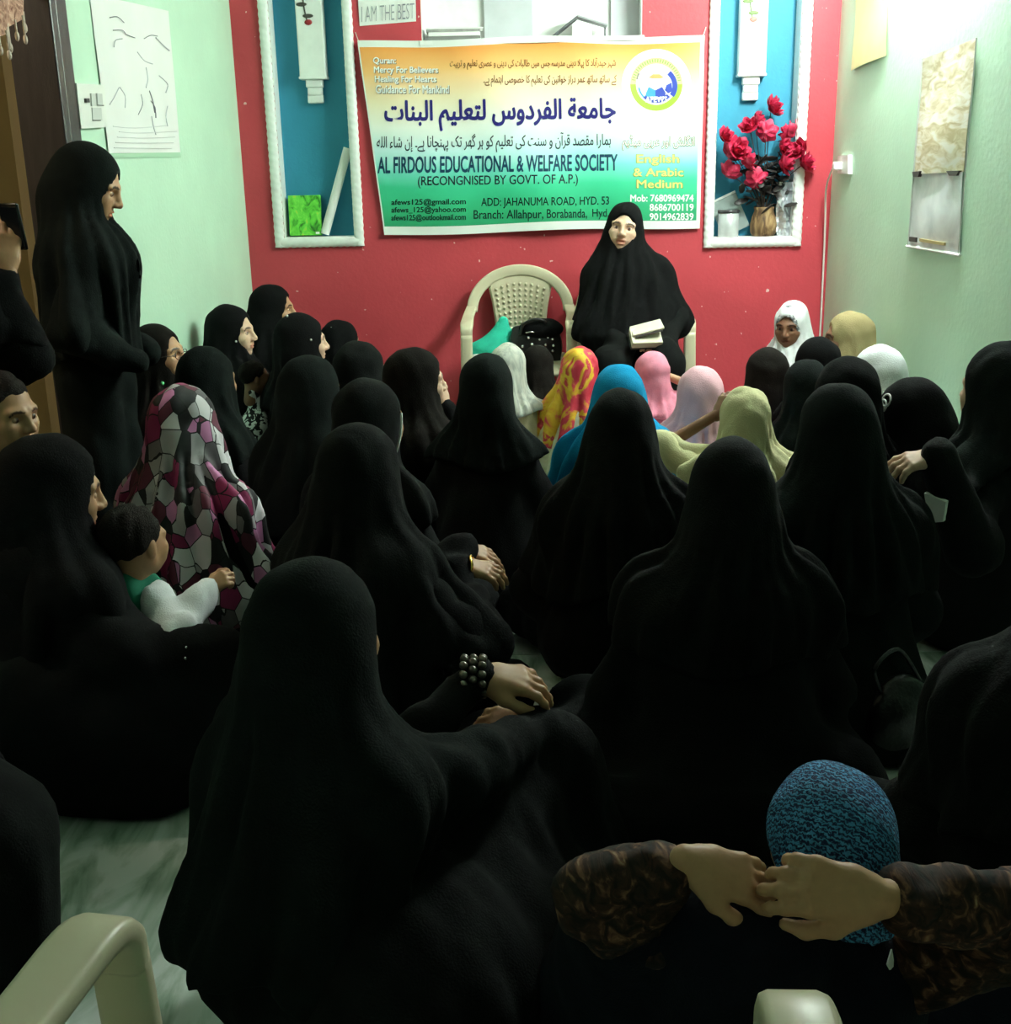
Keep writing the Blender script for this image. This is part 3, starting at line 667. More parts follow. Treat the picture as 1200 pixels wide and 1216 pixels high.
NAVY = ink('navy', (36, 30, 110)); DTEAL = ink('dark_teal', (14, 62, 88)); DGRN = ink('dark_green', (10, 52, 44)); WHI = ink('white', (248, 248, 244)); BRN = ink('brown', (120, 74, 36)); BLK = ink('black', (28, 40, 52)); LIME = ink('lime', (214, 224, 120)); OLV = ink('olive', (96, 96, 30)); GREYI = ink('grey', (120, 112, 104))
for i, (s, x1) in enumerate((('Quran:', 470), ('Mercy For Believers', 520), ('Healing For Hearts', 518), ('Guidance For Mankind', 533))):
    lettering('lettering', s, 443.8 + i, x1 + .8, 68.8 + i * 11, 77.8 + i * 11 + (1 if i else 0), GREYI, lm, banner, .02)
    lettering('lettering', s, 443 + i, x1, 68 + i * 11, 77 + i * 11 + (1 if i else 0), WHI, lm2, banner, .02)
lettering('lettering', shape_arabic('شہر حیدرآباد کا پہلا دینی مدرسہ جس میں طالبات کی دینی و عصری تعلیم و تربیت'), 534, 731, 69, 83, BRN, lm, banner, .012, -.005)
lettering('lettering', shape_arabic('کے ساتھ ساتھ عمر دراز خواتین کی تعلیم کا خصوصی اہتمام ہے۔'), 574, 732, 89, 103, BRN, lm, banner, .012, -.005)
lettering('lettering', shape_arabic('جامعة الفردوس لتعليم البنات'), 456, 731, 117, 155, NAVY, lm, banner, .028, -.012)
lettering('lettering', shape_arabic('ہمارا مقصد قرآن و سنت کی تعلیم کو ہر گھر تک پہنچانا ہے۔ إن شاء الله'), 447, 725, 158, 181, BLK, lm, banner, .006, -.012)
lettering('lettering', 'AL FIRDOUS EDUCATIONAL & WELFARE SOCIETY', 448, 733, 184.5, 204.5, DTEAL, lm, banner, .022, -.012)
lettering('lettering', '(RECONGNISED BY GOVT. OF A.P.)', 496, 686, 208, 222.5, BLK, lm, banner, .008, -.014)
for i, s in enumerate(('afews125@gmail.com', 'afews_125@yahoo.com', 'afews125@outlookmail.com')): lettering('lettering', s, 464, 553, 236 + i * 9.2, 245 + i * 9.2, DGRN, lm, banner, .02, -.012)
lettering('lettering', 'ADD: JAHANUMA ROAD, HYD. 53', 571, 723, 234, 247, DGRN, lm, banner, .01, -.012)
lettering('lettering', 'Branch: Allahpur,', 562, 645, 249, 263, DGRN, lm, banner, .01, -.012); lettering('lettering', 'Borabanda,', 649, 697, 248, 260.5, DGRN, lm, banner, .01, -.012); lettering('lettering', 'Hyd.', 703, 723, 248, 260.5, DGRN, lm, banner, .01, -.012); lettering('lettering', '18', 729, 738, 247.5, 257.5, DGRN, lm, banner, .01, -.012)
s_ = shape_arabic('انگلش اور عربی میڈیم')
lettering('lettering', s_, 738, 825, 160, 179, OLV, lm, banner, .055); lettering('lettering', s_, 738.6, 824.4, 160.6, 178.4, WHI, lm2, banner, .005)
for s, x0, x1, y0, y1 in (('English', 755, 807, 183, 197), ('& Arabic', 751, 812, 199, 210), ('Medium', 755, 811, 213, 224)):
    lettering('lettering', s, x0, x1, y0, y1, OLV, lm, banner, .035); lettering('lettering', s, x0 + .6, x1 - .6, y0 + .5, y1 - .5, LIME, lm2, banner, .018)
for s, x0, i in (('Mob: 7680969474', 748, 0), ('8686700119', 771, 1), ('9014962839', 771, 2)): lettering('lettering', s, x0, 823.5, 231 + i * 11, 239.5 + i * 11, WHI, lm, banner, .022)
# emblem: green ring, globe patches, open book
def disc(cx_, cy_, r0, r1, m, lift, a0=0, a1=360, n=48, name='emblem'):
    V_ = []; n = max(6, int(n * (a1 - a0) / 360))
    for i in range(n + 1):
        a = math.radians(a0 + (a1 - a0) * i / n)
        for r in np.linspace(r0, r1, 9): V_.append(bmap(cx_ + r * math.cos(a), cy_ - r * math.sin(a) * 1.02, lift))
    return obj(name, V_, [(9 * i + k, 9 * i + k + 1, 9 * i + k + 10, 9 * i + k + 9) for i in range(n) for k in range(8)], m, banner)
EC = (779, 100); EG = ink('ring_green', (150, 196, 60)); EB = ink('globe_blue', (48, 66, 160)); ET = ink('book_blue', (60, 140, 196)); EO = ink('book_orange', (226, 150, 90)); EDG = ink('ring_text', (120, 150, 70))
disc(*EC, .1, 41, WHI, .0012); disc(*EC, 24, 31, EG, .0018, 180, 360); disc(*EC, 24, 31, ink('ring_pale', (196, 214, 140)), .0018, 0, 180)
for k in range(26): disc(*EC, 25.5, 29.5, EDG, .0022, 8 + k * 6.4, 10.5 + k * 6.4)
disc(EC[0] + 2, EC[1] + 2, 17, 23, EB, .0022, -35, 50); disc(*EC, 17, 22, EB, .0022, 225, 318); disc(*EC, 20, 22, ET, .0022, 190, 226); disc(EC[0] - 3, EC[1] - 3, 19, 21, GREYI, .0022, 150, 172)
def poly(pts, m, lift=.0026, name='emblem'): return obj(name, [bmap(x, y, lift) for x, y in pts], [tuple(range(len(pts)))], m, banner)
poly([(767, 110), (770, 103), (778, 107), (778, 116), (766, 114)], ET); poly([(778, 107), (786, 103), (790, 110), (790, 114), (778, 116)], EB)
poly([(770, 92), (775, 88), (783, 88), (788, 92), (784, 93), (774, 93)], EO); poly([(791, 101), (797, 98), (798, 108), (793, 111), (789, 107)], EB)
lettering('emblem_lettering', 'AFEWS', 766, 792, 114.5, 121.5, WHI, lambda x, y: bmap(x, y, .0030), banner, .02)
# ------------------------------------------------------------------ sheets on the walls
PAPER = mat('white_paper', (240, 240, 236), .6, .03, 9); PENCIL = mat('pencil_grey', (120, 122, 128), .8); PENCIL_L = mat('pencil_light', (196, 196, 202), .8)
def sheet(name, pts, axis, val, m, parent, nu=8, nv=8, wob=.004, thick=.0012, seed=0, out=-1):
    """sheet hung on a wall plane: four pixel corners TL,TR,BR,BL"""
    rg = random.Random(seed); ph = [rg.random() * 6 for _ in range(4)]; V_ = []
    for j in range(nv + 1):
        for i in range(nu + 1):
            u, v = i / nu, j / nv; (ax, ay), (bx, by), (cx_, cy_), (dx, dy) = pts
            x = (1 - v) * ((1 - u) * ax + u * bx) + v * ((1 - u) * dx + u * cx_); y = (1 - v) * ((1 - u) * ay + u * by) + v * ((1 - u) * dy + u * cy_)
            p = on(x, y, axis, val); p[axis] += out * (.003 + wob * (1 + math.sin(u * 5 + ph[0] + v * 3) * .6 + math.sin(v * 6 + ph[1]) * .4)); V_.append(p)
    n = len(V_); off = np.zeros(3); off[axis] = -out * thick; W_ = V_ + [p + off for p in V_]; Fq = []
    for j in range(nv):
        for i in range(nu):
            a = j * (nu + 1) + i; q = (a, a + 1, a + nu + 2, a + nu + 1); Fq += [q, tuple(n + k for k in q[::-1])]
    return obj(name, W_, Fq, m, parent, True)
def stroke(pts, axis, val, out, m, parent, r=.0012, name='drawn_line'):
    P3 = []
    for x, y in pts:
        p = on(x, y, axis, val); p[axis] += out * .0105; P3.append(p)
    V_, f_ = tube(catmull(P3, 4), r, 4); return obj(name, V_, f_, m, parent)
best = thing('handwritten_paper', 'white paper hand-lettered in pencil pinned beside the centre recess', 'paper')
sheet('sheet', [(424, -22), (493, -26), (494, 25.5), (427, 31)], 1, D, PAPER, best, wob=.002, seed=2)
bmp = lambda x, y: on_y(x, y, D) + A([0, -.009, 0])
lettering('lettering', 'I AM THE BEST', 429.5, 492, 6, 24.5, mat('pencil_lettering', (150, 148, 156), .8), bmp, best, -.014, -.07)
po = thing('pencil_drawing', 'large pale pencil drawing of trees and birds taped on the mint wall', 'drawing')
sheet('sheet', [(105, -8), (198, 13), (213, 181), (127, 182)], 0, XL, mat('drawing_paper', (238, 238, 236), .5, .03, 5), po, out=1, seed=5)
sheet('tape_strip', [(127, 182), (213, 181), (214, 187), (128, 188)], 0, XL, mat('tape_green', (176, 214, 184), .4), po, 6, 2, .001, out=1, seed=6)
for pts, mm_, r in (([(127, 21), (136, 20), (144, 27)], PENCIL, .0016), ([(131, 36), (142, 36), (147, 41), (157, 45)], PENCIL, .0014), ([(168, 46), (176, 42), (184, 43)], PENCIL, .0014), ([(132, 56), (134, 48), (142, 46)], PENCIL_L, .002), ([(182, 45), (192, 55), (198, 60)], PENCIL_L, .003),
        ([(164, 112), (166, 124), (161, 136)], PENCIL, .002), ([(174, 108), (178, 120), (181, 134)], PENCIL, .003), ([(176, 120), (181, 128), (182, 140)], PENCIL, .002), ([(138, 104), (132, 116), (127, 124)], PENCIL_L, .002), ([(139, 104), (145, 114), (145, 128)], PENCIL_L, .002), ([(177, 138), (179, 150), (182, 160)], PENCIL_L, .0018), ([(196, 126), (194, 138), (196, 150)], PENCIL_L, .0018), ([(170, 80), (172, 94), (170, 104)], PENCIL_L, .003), ([(160, 62), (168, 72), (178, 76)], PENCIL_L, .002), ([(186, 90), (196, 100), (194, 110)], PENCIL_L, .002)) + tuple(([(131 + (k * 7) % 9, 150 + k * 6.4), (158 + (k * 5) % 11, 152 + k * 6), (196 + (k * 11) % 13, 149 + k * 6.8)], mat('pencil_faint', (222, 222, 224), .8), .0011) for k in range(5)):
    stroke(pts, 0, XL, 1, mm_, po, r)
# switchboard on the left wall
sb = thing('switch_board', 'white switchboard with socket beside the dark door frame', 'switchboard')
def wall_box(pts, axis, val, out, d0, d1, m, parent, name):
    P0 = [on(x, y, axis, val) for x, y in pts]; V_ = []
    for d in (d0, d1):
        for p in P0:
            q = p.copy(); q[axis] += out * d; V_.append(q)
    return obj(name, V_, [(0, 1, 2, 3), (7, 6, 5, 4), (0, 4, 5, 1), (1, 5, 6, 2), (2, 6, 7, 3), (3, 7, 4, 0)], m, parent)
wall_box([(83, 99), (117, 101), (120, 151), (89, 153)], 0, XL, 1, 0, .022, mat('switch_plastic', (236, 238, 232), .35), sb, 'plate')
SWD = mat('switch_grey', (206, 208, 204), .4); SWK = mat('socket_hole', (70, 66, 66), .6)  # rockers and socket slightly greyer than the plate
wall_box([(99, 111), (104, 111.4), (105, 126), (100, 126)], 0, XL, 1, .02, .028, SWD, sb, 'rocker'); wall_box([(106, 111), (112, 111.6), (113, 126), (107, 126)], 0, XL, 1, .02, .028, SWD, sb, 'rocker')
wall_box([(92, 117), (96, 117), (96.5, 122), (92.5, 122)], 0, XL, 1, .02, .030, SWK, sb, 'regulator_knob'); wall_box([(101, 128), (112, 128), (113, 143), (102, 143)], 0, XL, 1, .02, .025, SWD, sb, 'socket'); wall_box([(107, 124.6), (114, 125), (114, 126), (107, 125.6)], 0, XL, 1, .02, .0285, SWK, sb, 'rocker_gap'); wall_box([(102, 142.6), (111, 142.6), (111, 143.6), (102, 143.6)], 0, XL, 1, .02, .0262, SWK, sb, 'socket_gap')
# fringed hanging at the door head
hg = thing('door_hanging', 'dusty pink woven door hanging with beaded fringe over the doorway', 'hanging')
YH = 3.10
Vh = []; nh = 14
for j in range(9):
    for i in range(nh + 1):
        u = i / nh; v = j / 8; x = -40 + u * 68; yb = 18 + 34 * math.sin(math.pi * min(1, max(0, (u + .55) / 1.55))) ; p = on_x(x, -40 + (yb + 40) * v, XL + .045); p[0] += .010 * math.sin(u * 22); Vh.append(p)
Fh = [(j * (nh + 1) + i, j * (nh + 1) + i + 1, (j + 1) * (nh + 1) + i + 1, (j + 1) * (nh + 1) + i) for j in range(8) for i in range(nh)]
n = len(Vh); Fh = Fh + [tuple(n + k for k in q[::-1]) for q in Fh]; Vh = Vh + [p + A([-.012, 0, 0]) for p in Vh]
obj('woven_panel', Vh, Fh, noise_ramp_mat('pink_weave', [(.3, (120, 78, 66)), (.55, (196, 150, 130)), (.7, (216, 180, 158))], (60, 60, 40), 1.5, .9, bump=.5), hg, True)
BEAD = mat('bead_cream', (214, 196, 180), .4)
for i in range(1, nh + 1):
    p = A(Vh[8 * (nh + 1) + i]); L_ = .055 if i % 2 else .035
    V_, f_ = join([tube([p + A([0, 0, .01]), p + A([0, 0, -L_])], .003, 6), ball(p + A([0, 0, -L_]), (.007, .007, .014), 8, 6)]); obj('fringe_tassel', V_, f_, BEAD, hg, True)
# right wall: yellow paper, scroll, socket and cable
ys = thing('yellow_paper', 'pale yellow paper sheet curling off the mint wall near the red corner', 'paper')
sheet('sheet', [(1019, -40), (1057, -52), (1055, 66), (1014, 84)], 0, XR, mat('yellow_paper', (240, 230, 168), .6, .06, 10), ys, 8, 10, .012, seed=9)
sl = thing('hanging_scroll', 'long hanging scroll with cream writing and silver lower panel on the mint wall', 'scroll')
sheet('cream_panel', [(1098, 70), (1163, 45), (1146, 204), (1087, 207)], 0, XR, noise_ramp_mat('cream_calligraphy', [(.36, (196, 180, 140)), (.5, (226, 216, 190)), (.62, (240, 236, 226))], (9, 7, 26), 1.4, .5), sl, 10, 14, .006, seed=11)
sheet('silver_panel', [(1087, 207), (1146, 204), (1141, 301), (1081, 291)], 0, XR, noise_ramp_mat('silver_sheet', [(.35, (196, 202, 206)), (.65, (236, 240, 242))], (6, 6, 6), .6, .35), sl, 10, 10, .006, seed=12)
for pts in ([(1098, 70), (1081, 292)], [(1163, 45), (1141, 302)]): stroke([pts[0], ((pts[0][0] + pts[1][0]) / 2, (pts[0][1] + pts[1][1]) / 2), pts[1]], 0, XR, -1, mat('rail_grey', (196, 200, 196), .5), sl, .003, 'side_cord')
stroke([(1079, 292), (1110, 297), (1143, 303)], 0, XR, -1, WHITE, sl, .006, 'bottom_rod')
for q in ([(1088, 204), (1097, 203), (1095, 210), (1089, 210)], [(1129, 203), (1144, 202.5), (1141, 208.5), (1132, 208.5)]): wall_box(q, 0, XR, -1, .004, .018, SWK, sl, 'clip')
wall_box([(1084, 281), (1092, 282), (1091.5, 287.5), (1083.6, 286.5)], 0, XR, -1, .004, .0165, SWK, sl, 'printed_mark'); wall_box([(1096, 283), (1126, 288), (1125.6, 291.5), (1095.8, 286.5)], 0, XR, -1, .004, .0165, mat('print_ochre', (176, 160, 110), .5), sl, 'printed_mark')
so = thing('wall_socket', 'small white wall socket with plug near the red corner', 'socket')
wall_box([(999, 185), (1011.5, 184), (1011.5, 206.5), (999, 206)], 0, XR, -1, 0, .02, WHITE, so, 'plate')
p = on_x(1003, 197, XR); obj('plug', *rbox(p + A([-.035, .0, 0]), (.05, .045, .04), .008), WHITE, so, True)
q0 = p + A([-.055, .02, -.01]); cab = [q0, (XR - .05, D - .10, q0[2] - .10), (XR - .03, D - .04, q0[2] - .30), (XR - .02, D - .02, .6), (XR - .02, D - .02, .02)]
obj('cable', *tube(catmull(cab, 8), .005, 8), mat('cable_white', (226, 222, 214), .5), so, True)
# ------------------------------------------------------------------ niche contents
def plaque(n, px0, px1, ybot, ybr, m1, m2, label):
    zc = wz((px0 + px1) / 2, ybot); x0, x1 = wx(px0, 60), wx(px1, 60); cx_ = (x0 + x1) / 2; w_ = x1 - x0; yb = D + n; top = 2.36
    t_ = thing('wall_plaque', label, 'plaque', (cx_, yb, 0))
    obj('column', *rbox((0, -.035, (zc + top) / 2), (w_, .07, top - zc), .008), WHITE, t_)
    obj('moulding', *rbox((0, -.037, zc + .006), (w_ * 1.05, .078, .014), .004), WHITE, t_)
    zb = wz((px0 + px1) / 2, ybr); hh = zc - zb
    for k, (fw_, d_) in enumerate(((.62, .055), (.54, .046), (.58, .04))): obj('bracket_step', *rbox((0, -d_ / 2, zc - hh * (k + .5) / 3), (w_ * fw_, d_, hh / 3 + .006), .007, 3), WHITE, t_, True)
    rg = random.Random(3)
    for k in range(5):   # painted sprig in relief
        zz = zc + .30 + k * .055; s = -1 if k % 2 else 1
        obj('leaf', *ball((-.02 + s * .015, -.072, zz), (.028, .003, .010), 10, 6), m1, t_, True)
    obj('bud', *ball((-.005, -.072, zc + .27), (.02, .004, .014), 10, 6), m2, t_, True)
    obj('sprig_stem', *tube(catmull([(-.01, -.071, zc + .27), (-.025, -.071, zc + .38), (-.01, -.071, zc + .55)], 5), .004, 6), m1, t_, True)
    return t_
plaque(.10, 352, 384, 93, 121, mat('sprig_dark', (70, 66, 60), .6), mat('bud_red', (150, 40, 44), .5), 'white column plaque with dark sprig and red bud in the book niche')
plaque(.13, 880, 913, 89, 117, mat('sprig_green', (110, 130, 84), .6), mat('bud_pink', (200, 120, 110), .5), 'white column plaque with green sprig above the red flowers')
zf = NL[2] + .004
gb = thing('green_book', 'bright green book standing in the blue niche beside a paper roll', 'book')
x0, x1 = wx(339, 260), wx(377, 260); zt = wz(358, 232); a_ = math.radians(-6)
gm = noise_ramp_mat('green_cover_print', [(.3, (30, 90, 30)), (.45, (90, 190, 60)), (.62, (120, 214, 80)), (.72, (196, 190, 60))], (22, 22, 16), 1.5, .4)
Rg = rotx_m(math.radians(-6)); cc = A([(x0 + x1) / 2 + .01, D + .055, (zf + zt) / 2 + .002])
obj('cover', *join([rbox(cc + Rg @ A([0, -.012, 0]), (x1 - x0, .004, zt - zf - .006), .001, 1, Rg), rbox(cc + Rg @ A([0, .012, 0]), (x1 - x0, .004, zt - zf - .006), .001, 1, Rg), rbox(cc + Rg @ A([-(x1 - x0) / 2 + .002, 0, 0]), (.004, .024, zt - zf - .006), .001, 1, Rg)]), gm, gb); obj('page_block', *rbox(cc + Rg @ A([.0, 0, 0]), (x1 - x0 - .012, .02, zt - zf - .02), .001, 1, Rg), PAPER, gb)
obj('price_label', *box(cc + Rg @ A([(x1 - x0) * .38, -.0145, -(zt - zf) * .43]), (.02, .001, .012), Rg), PAPER, gb)
rl0 = A([wx(384, 279), D + .045, zf + .012]); rl1 = on_y(413, 176, D + .05); u_ = nrm(rl1 - rl0); ln_ = np.linalg.norm(rl1 - rl0)
pr_ = thing('paper_roll', 'white rolled paper tube leaning in the blue niche beside the green book', 'paper roll')
th_ = np.linspace(0, 4 * math.pi, 50); rr_ = .024 - .004 * th_ / th_[-1]; a3 = nrm(np.cross(u_, (0, 1, 0))); b3 = np.cross(u_, a3); V_ = []
for s in (0, ln_): V_ += [rl0 + u_ * s + a3 * (r * math.cos(q)) + b3 * (r * math.sin(q)) for q, r in zip(th_, rr_)]
obj('rolled_sheet', V_, [(i, i + 1, 51 + i, 50 + i) for i in range(49)], PAPER, pr_, True); obj('core', *tube([rl0, rl0 + u_ * ln_], .019, 14), mat('roll_core', (214, 216, 214), .6), pr_, True)
# right niche: flower vase, tin, leaning card, foil wrap
zf = NR[2] + .004
fl = thing('flower_vase', 'brown wooden vase of red fabric roses in the blue niche', 'flower vase', (wx(908, 275), D + .055, zf))
bark = noise_ramp_mat('vase_wood', [(.35, (84, 62, 44)), (.55, (140, 110, 76)), (.7, (176, 146, 104))], (24, 24, 9), 1.5, .6, bump=.4)
obj('vase', *lathe([(.056, 0), (.068, .02), (.070, .06), (.062, .10), (.050, .13), (.054, .15), (.044, .15), (.040, .10)], 20), bark, fl, True)
LEAF = mat('dark_leaf', (44, 40, 38), .5, .3, 20); STEM = mat('stem_brown', (64, 54, 48), .6); ROSE = noise_ramp_mat('rose_red', [(.3, (140, 20, 44)), (.55, (206, 48, 84)), (.75, (232, 110, 140))], (30, 30, 30), .6, .5)
def rose():
    parts = [ball((0, 0, .006), (.012, .012, .014), 8, 6)]
    for ring, (np_, r, tilt, w_) in enumerate(((3, .010, 1.25, .020), (5, .018, .9, .026), (6, .026, .5, .032))):
        for k in range(np_):
            a = 2 * math.pi * (k + ring * .4) / np_; V_ = []
            for i in range(4):
                for j in range(4):
                    u = (i / 3 - .5) * 2; v = j / 3; ww = w_ * math.sin(.35 + v * 2.3) * .6; x = r * .35 + v * .032 * math.cos(tilt) ; z = v * .032 * math.sin(tilt) - .004 * u * u + (.004 if j == 3 else 0)
                    V_.append(rotz_m(a) @ A([x - .006 * u * u, u * ww, z]))
            parts.append((A(V_), [(i * 4 + j, i * 4 + j + 1, i * 4 + 4 + j + 1, i * 4 + 4 + j) for i in range(3) for j in range(3)]))
    return join(parts)
rmesh = mesh_data('blossom', *rose(), ROSE, True); rg = random.Random(8)
lv = [ball((0, .03, 0), (.020, .044, .004), 8, 6)]; lmesh = mesh_data('leaf', *join(lv), LEAF, True)
base = A([wx(908, 275), D + .055, zf + .14])
for (x, y, dy) in ((915, 129, .0), (890, 152, -.02), (909, 157, -.06), (859, 164, -.01), (867, 184, -.03), (883, 192, -.05), (865, 206, -.02), (898, 215, -.05), (928, 174, -.04), (928, 193, -.05), (951, 178, -.05), (953, 195, -.05), (940, 160, -.0), (896, 143, 0), (874, 178, -.05)):
    q = on_y(x, y, D + dy); m3 = (base + q) / 2 + A([0, .01, .02])
    obj('stem', *tube(catmull([base - A([0, 0, .03]), m3, q], 5) - A([*fl.location]), .0025, 5), STEM, fl, True)
    o = link('blossom', rmesh, fl, q - A([*fl.location])); o.rotation_euler = (1.2 + rg.uniform(-.4, .4), rg.uniform(-.5, .5), rg.uniform(0, 6)); s = 1.45 + .5 * rg.random(); o.scale = (s, s, s)
for k in range(70):
    a = rg.uniform(0, 6.28); r = rg.uniform(.02, .13); zz = rg.uniform(.13, .40); o = link('leaf', lmesh, fl, (r * math.cos(a), -.02 + .05 * math.sin(a), zz)); o.rotation_euler = (rg.uniform(-.8, .8), rg.uniform(-.8, .8), rg.uniform(0, 6.28))
tn = thing('tin_box', 'small white tin with dark rim in the blue niche beside the vase', 'tin', (wx(866, 275), D + .05, zf))
obj('tin_body', *lathe([(.052, 0), (.054, .004), (.054, .12), (.050, .122), (.049, .01)], 24), mat('tin_white', (210, 214, 214), .25, .15, 12, metal=.3), tn, True); obj('rim', *lathe([(.056, .122), (.058, .126), (.058, .136), (.054, .138), (.046, .137)], 24), mat('tin_rim', (60, 58, 60), .4), tn, True)
cardp = thing('leaning_card', 'grey picture card leaning at the back of the flower niche', 'card')
Rc = roty_m(math.radians(-24)) @ rotx_m(math.radians(-8)); cc = on_y(866, 238, D + .11); cc[2] = zf + .115
obj('card_sheet', *rbox(cc, (.15, .004, .20), .001, 1, Rc), mat('card_grey', (150, 164, 160), .4, .15, 8), cardp)
obj('card_border', *rbox(cc + Rc @ A([0, -.003, .094]), (.15, .003, .012), .001, 1, Rc), WHITE, cardp)
fo_ = thing('foil_wrap', 'crumpled clear silver wrapping standing beside the red flowers', 'wrapping'); rg2 = np.random.RandomState(4); V_ = []
for j in range(12):
    for i in range(9):
        u, v = i / 8, j / 11; p = on_y(922 + u * 20, 282 - v * 66, D + .03); p[1] += .02 * math.sin(u * 9 + v * 3) + .01 * rg2.randn() * (.5); p[0] += .006 * rg2.randn() * v; p[2] = max(p[2], zf); V_.append(p)
n = len(V_); Fq = [(j * 9 + i, j * 9 + i + 1, j * 9 + i + 10, j * 9 + i + 9) for j in range(11) for i in range(8)]; obj('wrap_sheet', V_ + [p + A([0, .002, 0]) for p in V_], Fq + [tuple(n + k for k in q[::-1]) for q in Fq], mat('silver_wrap', (206, 210, 214), .2, .1, 20, metal=.5), fo_)
# centre recess: paper stack and tented frame
zf = NC[2]
ps = thing('paper_stack', 'stack of papers and a grey file on the white ledge', 'papers', (wx(537, 40), D + .06, zf)); w_ = wx(570, 40) - wx(504, 40)
for k, (h_, m_, dw) in enumerate(((.022, mat('file_grey', (120, 118, 116), .6, .1, 10), 0), (.020, PAPER, -.02), (.014, mat('paper_grey', (150, 148, 144), .6, .2, 30), -.01), (.008, PAPER, .01))): obj('sheet_bundle', *rbox((.006 * (k % 2), .004 * k, .001 + [0, .022, .042, .056][k] + h_ / 2), (w_ + dw, .11, h_), .003, 2, rotz_m(.02 * k)), m_, ps)
tf = thing('tented_frame', 'grey photo frame propped open like a tent on the white ledge', 'frame', (wx(686, 44), D + .05, zf)); ap = wz(683, 19) - zf
x0, x1 = wx(655, 42) - wx(686, 44), wx(721, 30) - wx(686, 44)
def bar(p, q, w_, d_): p, q = A(p, float), A(q, float); return sweep([list(p) + [0, 1, 0, d_, w_], list((p + q) / 2) + [0, 1, 0, d_, w_], list(q) + [0, 1, 0, d_, w_]], 2, .2)
obj('leaf_panel', *bar((x0, 0, .006), (0, 0, ap), .010, .10), mat('frame_grey', (84, 84, 88), .5), tf); obj('leaf_panel', *bar((0, 0, ap), (x1, 0, ap * .55), .010, .10), mat('frame_grey2', (150, 150, 154), .5), tf)
obj('prop_leg', *bar((x1 - .008, .03, ap * .55), (x1 - .008, .03, .0), .008, .02), mat('frame_grey', (84, 84, 88), .5), tf); obj('inner_card', *rbox((.02, -.01, ap * .30 + .002), (.10, .05, ap * .6), .004), PAPER, tf)
